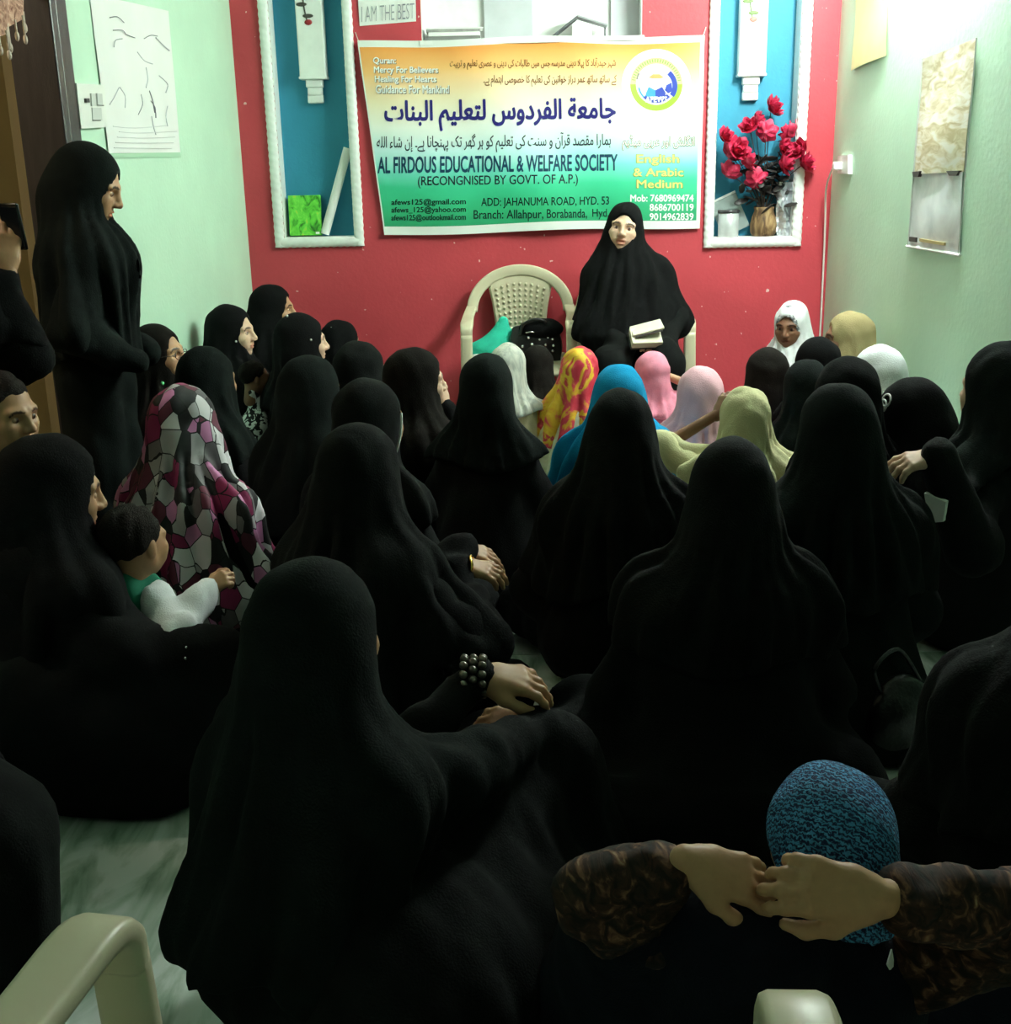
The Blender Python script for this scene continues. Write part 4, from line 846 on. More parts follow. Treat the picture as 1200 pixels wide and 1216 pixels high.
# ------------------------------------------------------------------ moulded plastic armchair (faces +Y)
PLA = mat('cream_plastic', (206, 196, 168), .38, .03, 4, .03, 30, .45)
def chair_parts():
    out = []
    for s in (-1, 1):
        X = lambda x: s * x
        out.append(('armrest', sweep([[X(.262), .235, .585, 1, 0, 0, .058, .030], [X(.262), .230, .625, 1, 0, 0, .060, .030], [X(.262), .19, .648, 1, 0, 0, .066, .028], [X(.266), .08, .650, 1, 0, 0, .064, .026], [X(.270), -.06, .655, 1, 0, 0, .060, .026], [X(.268), -.13, .664, 1, .1, 0, .058, .026], [X(.258), -.195, .690, 1, 0, 0, .056, .026]], 7)))
        out.append(('leg', sweep([[X(.262), .236, .600, 1, 0, 0, .058, .030], [X(.264), .244, .45, 1, 0, 0, .058, .034], [X(.272), .255, .22, 1, 0, 0, .050, .036], [X(.285), .270, .0, 1, 0, 0, .044, .036]], 5)))
        out.append(('leg', sweep([[X(.205), -.200, .44, 1, 0, 0, .060, .034], [X(.225), -.235, .22, 1, 0, 0, .050, .034], [X(.245), -.275, .0, 1, 0, 0, .042, .034]], 5)))
        out.append(('side_rib', sweep([[X(.150), -.245, .80, 1, 0, 0, .040, .022], [X(.128), -.235, .68, 1, 0, 0, .036, .022], [X(.118), -.215, .55, 1, 0, 0, .040, .022], [X(.150), -.19, .425, 1, 0, 0, .07, .022]], 6)))
        out.append(('seat_rail', sweep([[X(.215), .22, .415, 1, 0, 0, .05, .03], [X(.225), .0, .405, 1, 0, 0, .045, .03], [X(.205), -.2, .41, 1, 0, 0, .05, .03]], 5)))
    ar = []
    for k in range(13):
        a = math.pi * k / 12; ca, sa = math.cos(a), math.sin(a); ar.append([-.256 * ca, -.190 - .060 * sa, .672 + .208 * sa, ca * .9 if True else 0, 0, -sa if True else 1, .058, .024])
    for r in ar: r[3:6] = [-r[3] * 1.0, 0, -r[5]]
    out.append(('back_arch', sweep(ar, 4)))
    V = []; Fq = []; nu, nv = 14, 16
    for sgn in (0, 1):
        for j in range(nv + 1):
            for i in range(nu + 1):
                u = i / nu * 2 - 1; v = j / nv; z = .43 + v * (.42 - .035 * u * u); hw = .115 + .05 * max(0, v - .25) ** 1.3 * 1.3; V.append((u * hw, -.20 - .045 * v + .016 * u * u - sgn * .008, z))
    n = (nu + 1) * (nv + 1)
    for j in range(nv):
        for i in range(nu):
            a = j * (nu + 1) + i; q = (a, a + 1, a + nu + 2, a + nu + 1); Fq += [q[::-1], tuple(n + k for k in q)]
    out.append(('backrest', (A(V), Fq)))
    bl = []
    for j in range(11):
        for i in range(9):
            u = (i - 4) / 4.4; v = .22 + j * .068; z = .43 + v * (.42 - .035 * u * u); hw = .115 + .05 * max(0, v - .25) ** 1.3 * 1.3; s_ = .006 if (i + j) % 2 else .0045
            V_, f_ = box((u * hw * .92, -.20 - .045 * v + .016 * u * u + .003, z), (.013, s_ * 1.6, .014)); bl.append((V_, f_))
    out.append(('weave_pattern', join(bl)))
    V = []; Fq = []; nu, nv = 12, 12
    for sgn in (0, 1):
        for j in range(nv + 1):
            for i in range(nu + 1):
                u = i / nu * 2 - 1; v = j / nv; y = -.205 + v * .45; V.append((u * (.200 + .03 * v), y, .415 + .012 * v + .012 * u * u - (.03 * max(0, v - .88) / .12) - sgn * .014))
    n = (nu + 1) * (nv + 1)
    for j in range(nv):
        for i in range(nu):
            a = j * (nu + 1) + i; q = (a, a + 1, a + nu + 2, a + nu + 1); Fq += [q, tuple(n + k for k in q[::-1])]
    for i in range(nu): Fq += [(i, n + i, n + i + 1, i + 1), (nv * (nu + 1) + i, nv * (nu + 1) + i + 1, n + nv * (nu + 1) + i + 1, n + nv * (nu + 1) + i)]
    out.append(('seat', (A(V), Fq)))
    return [(nm, mesh_data(nm, *g, PLA, True)) for nm, g in out]
CH = chair_parts()
def chair(label, loc, yaw, grp=None):
    t_ = thing('plastic_armchair', label, 'chair', (loc[0], loc[1], .0), math.radians(yaw), grp)
    for nm, me in CH: link(nm, me, t_)
    return t_
cE = on_y(617, 330, D - .10); chair('cream moulded plastic armchair holding the black handbag', (cE[0], D - .30), 180)
chair('cream moulded plastic armchair under the woman holding the book', (.47, D - .32), 180)
# near chairs, armrests reaching into the picture
def chair_by_arm(px, py, z, side, yaw, label):
    p = on_z(px, py, z); R = rotz_m(math.radians(yaw)); q = R @ A([side * .262, .225, 0]); return chair(label, (p[0] - q[0], p[1] - q[1]), yaw)
chair_by_arm(128, 1092, .645, 1, -9, 'cream plastic armchair with glossy armrest beside the bare marble floor')
chair_by_arm(940, 1182, .645, -1, -1, 'cream plastic armchair behind the woman in blue knit, only an armrest tip seen')
# handbag and turquoise file on the empty chair
BAGM = mat('black_leather', (20, 20, 22), .35, .2, 20, .2, 90, .5)
hb = thing('handbag', 'black leather handbag with silver studs lying on the plastic armchair', 'handbag', (cE[0] + .08, D - .24, .425))
def fb(P): return smin(np.maximum(np.abs(P[:, 0]) - .13 + .12 * np.maximum(P[:, 2] - .05, 0), np.maximum(np.abs(P[:, 1]) - .06 + .25 * np.maximum(P[:, 2] - .04, 0), np.abs(P[:, 2] - .09) - .088)), sd_ell(P, (0, 0, .09), (.13, .075, .09)), .05) + folds(77, 60, 30, .003, 5)(P)
V, Q = nets(fb, (-.16, -.09, 0), (.16, .09, .20), .008); obj('bag_body', V, Q, BAGM, hb, True)
def ff(P): return sd_ell(P, (-.03, .035, .17), (.115, .065, .055)) + folds(78, 70, 30, .003, 5)(P)
V, Q = nets(ff, (-.16, -.05, .1), (.10, .11, .24), .008); obj('flap', V, Q, cloth('black_velvet', (14, 14, 15)), hb, True)
obj('handle', *tube(catmull([(-.07, .05, .15), (-.05, .085, .21), (.0, .095, .225), (.06, .085, .20), (.08, .05, .14)], 6), .008, 8), BAGM, hb, True)
obj('buckle', *tube(catmull([(-.005, .085, .155), (.02, .098, .163), (.05, .096, .158)], 4), .004, 6), mat('silver_metal', (210, 210, 210), .2, metal=1), hb, True)
STUD = mat('silver_stud', (230, 230, 235), .15, metal=.8); st_ = mesh_data('stud', *ball((0, 0, 0), .008, 8, 6), STUD, True); rg = random.Random(5)
for k in range(16): link('stud', st_, hb, (-.09 + .19 * (k % 6) / 5 + rg.uniform(-.012, .012), .078 - .012 * abs((k % 6) - 2.5) / 2, .055 + .035 * (k // 6) + rg.uniform(-.008, .008)))
hb.rotation_euler = (0, 0, math.pi)
tq = thing('turquoise_pouch', 'turquoise cloth pouch with white edge propped on the plastic armchair', 'pouch', (cE[0] - .13, D - .20, .425))
def ft(P): return smin(sd_cone(P, (-.09, 0, .03), (.07, .02, .04), .035, .05), sd_cone(P, (.0, .0, .04), (.03, .0, .155), .07, .018), .07) + folds(90, 40, 20, .003, 5)(P)
V, Q = nets(lambda P: np.maximum(ft(P), .004 - P[:, 2]), (-.15, -.08, 0), (.15, .1, .18), .008); obj('pouch_body', V, Q, cloth('turquoise_cloth', (54, 186, 160), .15), tq, True)
obj('white_edge', *tube(catmull([(-.12, -.045, .02), (-.05, -.066, .03), (.02, -.075, .022), (.10, -.05, .03)], 5), .006, 6), PAPER, tq, True)

tq.scale = (1.35, 1.2, 1.3)
# ------------------------------------------------------------------ people
BLUEK = cloth('knit', (30, 92, 150))
WHITE_C = cloth('white_cotton', (226, 228, 230), .08, 10); CREAM = cloth('cream_cotton', (204, 198, 156), .08, 10); BEIGE_C = cloth('beige_cotton', (160, 146, 106), .08, 12); PINK = cloth('pink_crinkle', (226, 142, 164), .12, 24); PINK2 = cloth('pale_pink_cotton', (230, 178, 190), .06, 10); TURQ = cloth('turquoise_scarf_cloth', (22, 136, 186), .1, 12)
GREYW = noise_ramp_mat('grey_white_stripe', [(.3, (140, 144, 138)), (.6, (196, 196, 184))], (40, 40, 9), 1.0, .7); SILK = cloth('pale_gold_silk', (196, 188, 150), .15, 14, rough=.55)
TIE = noise_ramp_mat('tie_dye_cloth', [(.38, (186, 40, 60)), (.50, (204, 62, 80)), (.545, (214, 166, 40)), (.60, (224, 184, 60)), (.64, (196, 46, 64)), (.8, (226, 140, 140))], (9, 9, 9), .6, .7); MOS = mosaic_mat()
DOTG = noise_ramp_mat('grey_dotted_scarf', [(.42, (96, 98, 104)), (.5, (140, 142, 146)), (.62, (214, 216, 220))], (70, 70, 70), .2, .7)
CREAMPAT = noise_ramp_mat('cream_print_cloth', [(.40, (196, 206, 170)), (.52, (222, 218, 196)), (.7, (206, 196, 140))], (9, 9, 9), 1.0, .7)
SHAWL = noise_ramp_mat('brown_streaked_shawl', [(.40, (24, 16, 14)), (.55, (58, 34, 26)), (.66, (116, 80, 60)), (.74, (150, 120, 96))], (60, 14, 60), 1.0, .8, bump=.4)
def knit_mat():
    m = bpy.data.materials.new('blue_knit_yarn'); t, b = nt(m); L = t.links; tc = t.nodes.new('ShaderNodeTexCoord')
    w = t.nodes.new('ShaderNodeTexWave'); w.bands_direction = 'DIAGONAL'; w.inputs['Scale'].default_value = 60; w.inputs['Distortion'].default_value = 9; w.inputs['Detail'].default_value = 4; w.inputs['Detail Scale'].default_value = 3; L.new(tc.outputs['Object'], w.inputs['Vector'])
    n = t.nodes.new('ShaderNodeTexNoise'); n.inputs['Scale'].default_value = 110; L.new(tc.outputs['Object'], n.inputs['Vector'])
    mx = t.nodes.new('ShaderNodeMath'); mx.operation = 'MULTIPLY'; L.new(w.outputs['Fac'], mx.inputs[0]); L.new(n.outputs['Fac'], mx.inputs[1])
    r = t.nodes.new('ShaderNodeValToRGB'); e = r.color_ramp.elements; e[0].position = .1; e[0].color = s2l(10, 44, 92); e[1].position = .42; e[1].color = s2l(84, 168, 226); L.new(mx.outputs[0], r.inputs[0]); L.new(r.outputs[0], b.inputs['Base Color'])
    bp = t.nodes.new('ShaderNodeBump'); bp.inputs['Strength'].default_value = .9; bp.inputs['Distance'].default_value = .006; L.new(mx.outputs[0], bp.inputs['Height']); L.new(bp.outputs[0], b.inputs['Normal']); b.inputs['Roughness'].default_value = .8; return m
KNIT = knit_mat()
GOLD = mat('gold_metal', (224, 186, 96), .25, metal=1); SILV = mat('silver_metal', (210, 210, 210), .2, metal=1)
W_ = 'woman'; K_ = 'girl'
# speaker on the chair by the wall
sp_at = on_y(741, 240, 5.72)
bk = on_y(767, 402, 5.36)
P = person('SPK', 'seated woman in full black cape speaking with a book on her lap', W_, 0, 0, float(sp_at[2]), yaw=178, hyaw=-6, hpitch=-2, hroll=-9, hs=1.0, w=1.02, hem=.46, pose='chair', at=sp_at, sk=SK_L, fine=True, mouth=.006, lean=(.06, .04), tent=.29, open_=.98, garb=BLACK2, scarf=BLACK,
           arms={'R': dict(wrist=bk + A([-.10, .10, -.03]), dir=(.8, -.4, .1), nrm=(-.3, -.6, .6), curl=.5, cut=-.05), 'L': dict(wrist=bk + A([.10, .09, -.04]), dir=(-.8, -.4, .1), nrm=(.3, -.6, .6), curl=.5, cut=-.05)})
book = thing('open_book', 'cream book with folded cover held in the lap of the speaking woman', 'book', bk + A([0, .03, 0]), math.radians(8))
Rb = rotx_m(math.radians(38))
obj('page_block', *rbox((0, 0, 0), (.145, .10, .035), .004, 2, Rb), mat('page_cream', (222, 216, 192), .6, .05, 30), book); obj('cover', *rbox(Rb @ A([0, 0, -.020]), (.155, .108, .006), .002, 1, Rb), mat('cover_dark', (46, 42, 40), .5), book)
Rb2 = rotx_m(math.radians(20)) @ roty_m(math.radians(-14)); obj('folded_leaf', *rbox((.008, .012, .045), (.15, .09, .010), .003, 1, Rb2), mat('page_cream', (222, 216, 192), .6), book); obj('ribbon', *rbox((.008, -.012, .031), (.13, .06, .005), .002, 1, Rb2), mat('cover_dark', (46, 42, 40), .5), book)
# standing in the doorway, looking down
s_at = on_y(98, 170, 3.62)
person('STD', 'woman in long black abaya standing by the dark door frame with bowed head', W_, 0, 0, float(s_at[2]), yaw=-80, hpitch=22, hyaw=0, w=.69, hem=.56, pose='stand', at=s_at, sk=SK_M, fine=True, lean=(.0, .05), tent=.15, scarf=BLACK3, garb=BLACK3)
# person filming beside the doorway
hw = on_y(8, 318, 2.92); f_at = A([-1.56, 2.95, 1.49])
P = person('FLM', 'black-sleeved person raising a phone beside the doorway, face out of view', 'person', 0, 0, 1.49, yaw=-35, w=.95, hem=.62, pose='stand', at=f_at, sk=SK_M,
           arms={'R': dict(wrist=hw, dir=(.05, .25, 1), nrm=(.5, -.8, .2), curl=.55, elbow=on_y(30, 425, 2.90)), 'L': dict(wrist=hw + A([-.09, .03, -.02]), dir=(.3, .2, 1), nrm=(-.5, -.6, .2), curl=.6)})
ph = thing('phone', 'small black phone held up by the person beside the doorway', 'phone', hw + A([.015, .035, .10])); ph.rotation_euler = (math.radians(8), 0, math.radians(-18))
obj('phone_body', *rbox((0, 0, 0), (.062, .010, .118), .005, 2), mat('phone_black', (16, 16, 18), .25), ph, True); obj('phone_screen', *rbox((0, -.0055, 0), (.056, .001, .10), .0004, 1), mat('phone_glass', (30, 32, 38), .1), ph); obj('lens', *ball((.015, .006, .04), (.006, .003, .006), 10, 6), mat('phone_glass', (30, 32, 38), .1), ph, True)
# left side
P = person('P4', 'older woman with eyeglasses in black scarf sitting against the mint wall', W_, 184, 385, .85, yaw=-75, hyaw=-22, lean=(0, -.085), hpitch=-8, sk=SK_M, fine=True, w=.85, kn=.2, open_=1.10, hem=.55, scarf=BROWNBLACK)
gl = []
for s in (-1, 1):
    c = A([s * .031, .096, -.002]); gl.append(tube([c + A([.021 * math.cos(a), 0 - .004 * abs(math.cos(a)), .016 * math.sin(a)]) for a in np.linspace(0, 2 * math.pi, 17)], .0016, 5, False)); gl.append(tube([c + A([s * .021, -.004, .002]), (s * .072, .06, .004), (s * .078, .0, .0)], .0014, 5))
gl.append(tube([(-.010, .098, .002), (0, .102, .004), (.010, .098, .002)], .0016, 5)); V, f = join(gl); obj('eyeglasses', A([P['hp'](v) for v in V]), f, mat('spectacle_frame', (60, 50, 44), .3), P['root'], True)
pin(P, (.078, .03, -.09), .008, mat('green_stone', (120, 220, 150), .2), 'earring')
P = person('P5', 'woman in black scarf with a white pin against the mint wall, baby on lap', W_, 272, 362, .83, yaw=-70, hyaw=-24, lean=(0, -.05), sk=SK_L, fine=True, w=.85, kn=.2, open_=1.08)
pin(P, (-.080, .045, -.03), .005); pin(P, (.080, .045, -.03), .005)
b_at = on_y(301, 428, 4.78)
person('BABY', 'small baby in black and white patterned shirt on the lap of a black-scarfed woman', 'baby', 0, 0, float(b_at[2]), yaw=-60, hs=.62, w=.62, bob=.72, kn=.16, scarf=None, hair=True, at=b_at, sk=SK_D, lean=(0, .01), garb=noise_ramp_mat('baby_print', [(.48, (24, 24, 26)), (.5, (226, 226, 226))], (34, 34, 34), 1.0, .8, const=True), cres=.010)
P = person('P6', 'woman in black scarf sitting upright where mint and red walls meet', W_, 322, 338, .87, yaw=-62, hyaw=-24, sk=SK_M, fine=True, w=.8, kn=.2, open_=1.05)
P = person('P7', 'woman in black scarf with two pearl pins, face turned to the red wall', W_, 356, 372, .82, yaw=-50, hyaw=-16, sk=SK_L, fine=True, w=.85, kn=.2); pin(P, (.03, -.06, .118), .005); pin(P, (-.085, .02, .02), .005); pin(P, (.086, .02, .02), .005)
P = person('P8', 'girl in black scarf with a glinting pin close to the red wall', K_, 403, 380, .70, yaw=-45, hs=.92, w=.75, kn=.2); pin(P, (.03, -.075, .09), .006, SILV); pin(P, (.088, .0, .0), .004)
person('P9', 'woman in plain black scarf in front of the older woman with eyeglasses', W_, 243, 412, .80, yaw=-42, hyaw=8, w=.85, kn=.2, scarf=BLACK3, tent=.18)
person('P10', 'woman under a wide tented black veil behind the pearl-pinned woman', W_, 366, 422, .81, yaw=-35, w=.95, kn=.22, tent=.24, hem=.30, scarf=BLACK3, hs=1.0)
person('P11', 'girl in round black scarf between the tented veil and the red wall', K_, 426, 405, .75, yaw=-40, w=.8, kn=.2, scarf=BLACK2)
P = person('P12', 'woman in smooth black scarf with a white cord hanging at her cheek', W_, 436, 450, .81, yaw=-35, w=.8, kn=.2, scarf=BLACK2)
obj('white_cord', *tube(catmull([P['hp'](p) for p in ((.094, .03, .03), (.100, .02, -.01), (.098, .01, -.05), (.090, .0, -.085), (.082, -.012, -.11))], 5), .0035, 6), PAPER, P['scarf'], True)
w13 = on_y(527, 480, 4.15)
person('P13', 'woman in black scarf resting her chin on her hand before the red wall', W_, 492, 413, .78, yaw=-52, hyaw=-14, sk=SK_L, fine=True, w=.85, kn=.2, scarf=BROWNBLACK,
       arms={'R': dict(wrist=w13, dir=(-.25, .1, 1), nrm=(.6, -.5, .2), curl=.8, cut=.02)})
person('P14', 'woman in black abaya sitting behind the girl in grey striped scarf', W_, 577, 420, .80, yaw=-10, w=.82, kn=.24, scarf=BLACK3, hem=.58)
person('P15', 'girl in grey and white striped scarf and pale silk dress', K_, 603, 408, .67, yaw=-12, hs=.9, w=.8, kn=.22, scarf=GREYW, garb=SILK, hem=.58)
person('P16', 'small child in brown-black scarf beside the empty plastic armchair', 'child', 638, 410, .60, yaw=-20, hs=.85, w=.75, scarf=BROWNBLACK, garb=BROWNBLACK, kn=.2)
person('P17', 'girl in red and yellow tie-dyed scarf at the feet of the speaking woman', K_, 688, 412, .66, yaw=-8, hs=.92, w=.85, scarf=TIE, garb=CREAMPAT, hem=.42, kn=.22)
person('P18', 'girl in bright turquoise scarf sitting behind the red tie-dyed scarf', K_, 735, 433, .72, yaw=-3, hs=1.02, w=1.0, scarf=TURQ, garb=TURQ, hem=.36, tent=.20)
person('P19', 'woman in broad black veil directly behind the turquoise scarf', W_, 737, 462, .80, yaw=-4, w=1.06, kn=.26, tent=.20, hem=.34, scarf=BLACK2, neck=.085)
w20 = on_y(797, 470, 4.86)
person('P20', 'small girl in crinkled deep pink scarf and dress at the speaking woman\'s feet', K_, 774, 417, .62, yaw=8, hs=.84, w=.78, scarf=PINK, garb=PINK, hem=.55, kn=.2, sk=SK_M, arms={'R': dict(wrist=w20 + A([-.02, .03, .08]), dir=(-.5, .3, .8), nrm=(.6, -.6, .1), curl=.5, cut=.19, pole=(.7, -.2, -1), size=.7)})
person('P21', 'girl in pale pink scarf and dress beside the cream-scarfed girl', K_, 831, 435, .66, yaw=6, hs=.98, w=.95, scarf=PINK2, garb=PINK2, hem=.5, kn=.2)
w22 = on_y(852, 492, 3.72)
person('P22', 'girl in plain cream scarf and dress lifting one hand to her head', K_, 885, 460, .68, yaw=8, hs=.90, w=.95, scarf=CREAM, garb=CREAM, hem=.55, kn=.24, sk=SK_D, arms={'L': dict(wrist=w22 + A([0, 0, .0]), dir=(.45, .3, .8), nrm=(-.6, -.6, .1), curl=.5, cut=.20, pole=(-1, -.3, -.9), size=.72)})
# right side
P = person('P23', 'girl in white scarf with grey dotted band facing into the room by red wall', K_, 941, 358, .74, yaw=140, hyaw=8, hpitch=8, hs=.95, w=.75, kn=.2, sk=SK_D, fine=True, scarf=WHITE_C, garb=WHITE_C, open_=1.02)
RHh = P['RH']
def fband(Pt):
    q = ((Pt - A(P['hp']((0, 0, 0)), np.float32)) @ A(RHh, np.float32)) / P['hs']
    d = sd_ell(q, (0, -.004, .002), (.084, .108, .122)); d = smax(d, -sd_ell(q, (0, .105, -.012), (.053, .078, .079)), .01); return smax(d, -(q[:, 1] - .028), .006) * P['hs']
hcw = A(P['hp']((0, 0, 0))); V, Q = nets(fband, hcw - .13, hcw + .13, .007); obj('under_scarf', V, Q, DOTG, P['root'], True)
person('P24', 'girl in plain beige scarf sitting where red and mint walls meet', K_, 1008, 370, .75, yaw=62, hyaw=22, lean=(0, -.06), hs=.98, w=.75, kn=.2, scarf=BEIGE_C, garb=BEIGE_C, sk=SK_D, fine=True)
person('P25', 'small child in black scarf tucked between white and beige scarves', 'child', 970, 400, .72, yaw=30, hs=.9, w=.7, kn=.18)
person('P26', 'girl in black scarf in front of the white-scarfed girl with dotted band', K_, 911, 413, .66, yaw=15, hs=.98, w=.8, kn=.2, scarf=BROWNBLACK, garb=BROWNBLACK)
person('P27', 'girl in dull grey-black scarf behind the broad-shouldered woman in black', K_, 958, 427, .70, yaw=18, hyaw=-12, hs=.92, w=.75, kn=.18, scarf=BLACK3)
person('P28', 'girl in smooth black scarf next to the white translucent scarf', K_, 1006, 424, .80, yaw=25, w=.72, kn=.16, scarf=BLACK)
person('P29', 'girl in thin white scarf sitting along the mint wall', K_, 1044, 410, .73, yaw=28, hs=1.0, w=.75, kn=.2, scarf=WHITE_C, garb=BLACK2, hem=.42)
P = person('P30', 'girl in black scarf with a looped white hair clip by the mint wall', K_, 1084, 450, .72, yaw=62, hpitch=12, w=.8, kn=.18, sk=SK_M, fine=True, scarf=BLACK, hs=1.0, tent=.20)
_e = A([.081, .103, .119])
def surf(p, k=1.04): p = A(p, float); return P['hp'](p / math.sqrt(((p / _e) ** 2).sum()) * k)
obj('hair_clip', *join([tube([surf((-.055 + .02 * math.cos(a) * .6 - x0 * .5, .05 + x0 + .012 * math.cos(a), .075 + .026 * math.sin(a))) for a in np.linspace(0, 6.28, 15)], .0042, 6, False) for x0 in (0, .03)]), PAPER, P['scarf'], True)
w31 = on_y(1116, 542, 2.82)
person('P31', 'woman with squared black hood turned to the speaker, arm stretched over her knee', W_, 1195, 406, .88, yaw=45, hyaw=-10, lean=(0, -.04), w=.88, sk=SK_L, fine=True, hs=1.1, scarf=BLACK3, garb=BLACK2, hem=.62, knees=[(-.16, .36, .36), (.18, .26, .12)],
       arms={'L': dict(wrist=w31, dir=(-1, .05, -.18), nrm=(.1, -.35, 1), curl=.42, spread=.16, cut=.0, pole=(.3, -.2, -1))})
person('P33', 'broad-shouldered woman in black veil with back to the room centre', W_, 996, 455, .85, yaw=10, w=1.06, kn=.22, tent=.21, hem=.40, scarf=BLACK3, garb=BLACK3, extra_w=[(A([.60, 2.50, .04]), A([.92, 2.48, .04]), .11, .11)])
person('P34', 'woman in tall rounded black veil in front of the cream-scarfed girl', W_, 868, 520, .81, yaw=5, w=1.08, kn=.26, hem=.44, scarf=BLACK2, neck=.092, extra_w=[(A([-.10, 2.33, .05]), A([.60, 2.22, .05]), .13, .14), (A([.1, 2.1, .03]), A([.5, 2.1, .03]), .12, .12)])
w36 = on_y(542, 652, 2.72); w36b = on_y(545, 672, 2.62)
P = person('P36', 'woman under sloping black veil with gold bangles on her folded hands', W_, 424, 503, .80, yaw=-35, hyaw=10, w=1.0, kn=.24, tent=.22, hem=.24, scarf=BLACK2, hs=1.04, sk=SK_M,
           arms={'L': dict(wrist=w36, dir=(1, .1, -.25), nrm=(0, -.3, 1), curl=.35, rad=1.12, cut=.0, size=.85, pole=(-.5, -.3, -1)), 'R': dict(wrist=w36b, dir=(1, .05, -.2), nrm=(0, -.3, 1), curl=.4, cut=.01, rad=1.12, size=.85)})
for c in (w36 + A([.015, 0, 0]), w36b + A([.03, .0, -.005])):
    V, f = tube([P['loc'](c + A([.003 * math.sin(3 * a), .030 * math.cos(a), .028 * math.sin(a)])) for a in np.linspace(0, 2 * math.pi, 19)], .004, 6, False); obj('bangle', V, f, GOLD, P['root'], True)
w35 = on_y(572, 803, 1.93); w35b = on_y(664, 846, 2.0); kn35 = on_y(655, 905, 1.95)
_t = on_z(368, 665, .79); _R = rotz_m(math.radians(-42)); _o = _t - _R @ A([0, .03, 0]); _o[2] = 0; k35 = _R.T @ (kn35 - _o)
P = person('P35', 'large woman in heavy black veil with clasped hands resting on her raised knee', W_, 368, 665, .79, yaw=-42, hyaw=14, w=1.08, tent=.22, hem=.22, scarf=BLACK3, garb=BLACK2, hs=1.04, sk=SK_M, knees=[(-.20, .24, .10), tuple(k35)],
           arms={'L': dict(wrist=w35, dir=(1, .1, -.15), nrm=(0, -.35, 1), curl=.45, cut=.0, size=.95, pole=(-.4, -.3, -1)), 'R': dict(wrist=w35b, dir=(-1, .02, .05), nrm=(.1, -.5, .9), curl=.55, cut=.0, size=.9, pole=(.4, -1, -.6))}, cres=.013,
           extra_w=[(kn35 + A([0, 0, -.06]), on_z(672, 1000, .05), .10, .12), (on_z(672, 1000, .05), on_z(610, 1190, .05), .12, .15), (on_z(560, 1000, .15), on_z(480, 1200, .10), .18, .20)])
cu = []
for k in range(3):
    for j in range(12):
        a = 2 * math.pi * j / 12 + k * .26; c = w35 + A([-.032 + k * .017, .034 * math.cos(a), .034 * math.sin(a)]); cu.append(ball(P['loc'](c), (.010, .0075, .0075), 6, 5))
obj('beaded_cuff', *join(cu), mat('cuff_silver_black', (120, 112, 104), .3, .6, 60, metal=.5), P['garb'], True)
P = person('P37', 'woman in black, white and magenta mosaic-print veil', W_, 216, 457, .80, yaw=-34, w=.95, kn=.22, tent=.25, hem=.20, scarf=MOS, garb=BLACK, hs=.93, extra=())
P = person('P38', 'heavy woman in black holding the baby boy, in front of mosaic-print veil', W_, 52, 517, .80, yaw=-48, hyaw=-8, hpitch=10, w=1.3, kn=.24, tent=.26, hem=.26, scarf=BLACK, sk=SK_M, fine=True, hs=1.08, garb=BLACK, knees=[(-.26, .26, .10), (.34, .16, .11)],
           extra_w=[(on_y(50, 680, 2.42), on_y(140, 790, 2.30), .11, .10), (on_y(140, 790, 2.30), on_y(258, 772, 2.36), .09, .06), (on_y(70, 850, 2.30), on_y(190, 890, 2.28), .17, .12), (on_y(40, 900, 2.25), on_y(180, 930, 2.26), .13, .10), (on_y(180, 850, 2.28), on_y(262, 830, 2.40), .12, .10)])
obj('white_collar', *rbox(P['hp']((.06, .05, -.135)), (.05, .03, .06), .01, 2, P['RH']), WHITE_C, P['root'], True)
# the boy on her lap
bt = on_y(154, 598, 2.52); wb = on_y(246, 700, 2.50)
SHIRT = noise_ramp_mat('green_white_shirt', [(.46, (22, 110, 84)), (.5, (30, 120, 92))], (3, 3, 3), .2, .8); 
P = person('P39', 'baby boy in green and white shirt on the lap of the heavy woman', 'baby', 0, 0, float(bt[2]), yaw=-20, hyaw=-4, hs=.80, w=.72, bob=.80, kn=.16, scarf=None, hair=True, at=bt, sk=SK_M, fine=True, lean=(0, .02), garb=SHIRT, cres=.010, zf=1.14, sleeve=WHITE_C, knees=[(-.08, .10, .08), (.08, .10, .08)],
           arms={'R': dict(wrist=wb, dir=(.8, .3, .45), nrm=(-.2, -.8, .5), curl=.9, cut=.01, size=.58, pole=(.2, -1, -.4), rad=1.25)})
by = on_y(-5, 440, 2.72)
person('P40', 'boy with short black hair glancing aside beside the doorway', 'boy', 0, 0, float(by[2]), yaw=-120, hyaw=10, hpitch=6, hs=.88, w=.6, bob=.75, scarf=None, hair=True, at=by, sk=SK_M, fine=True, garb=BLACK2, kn=.2)
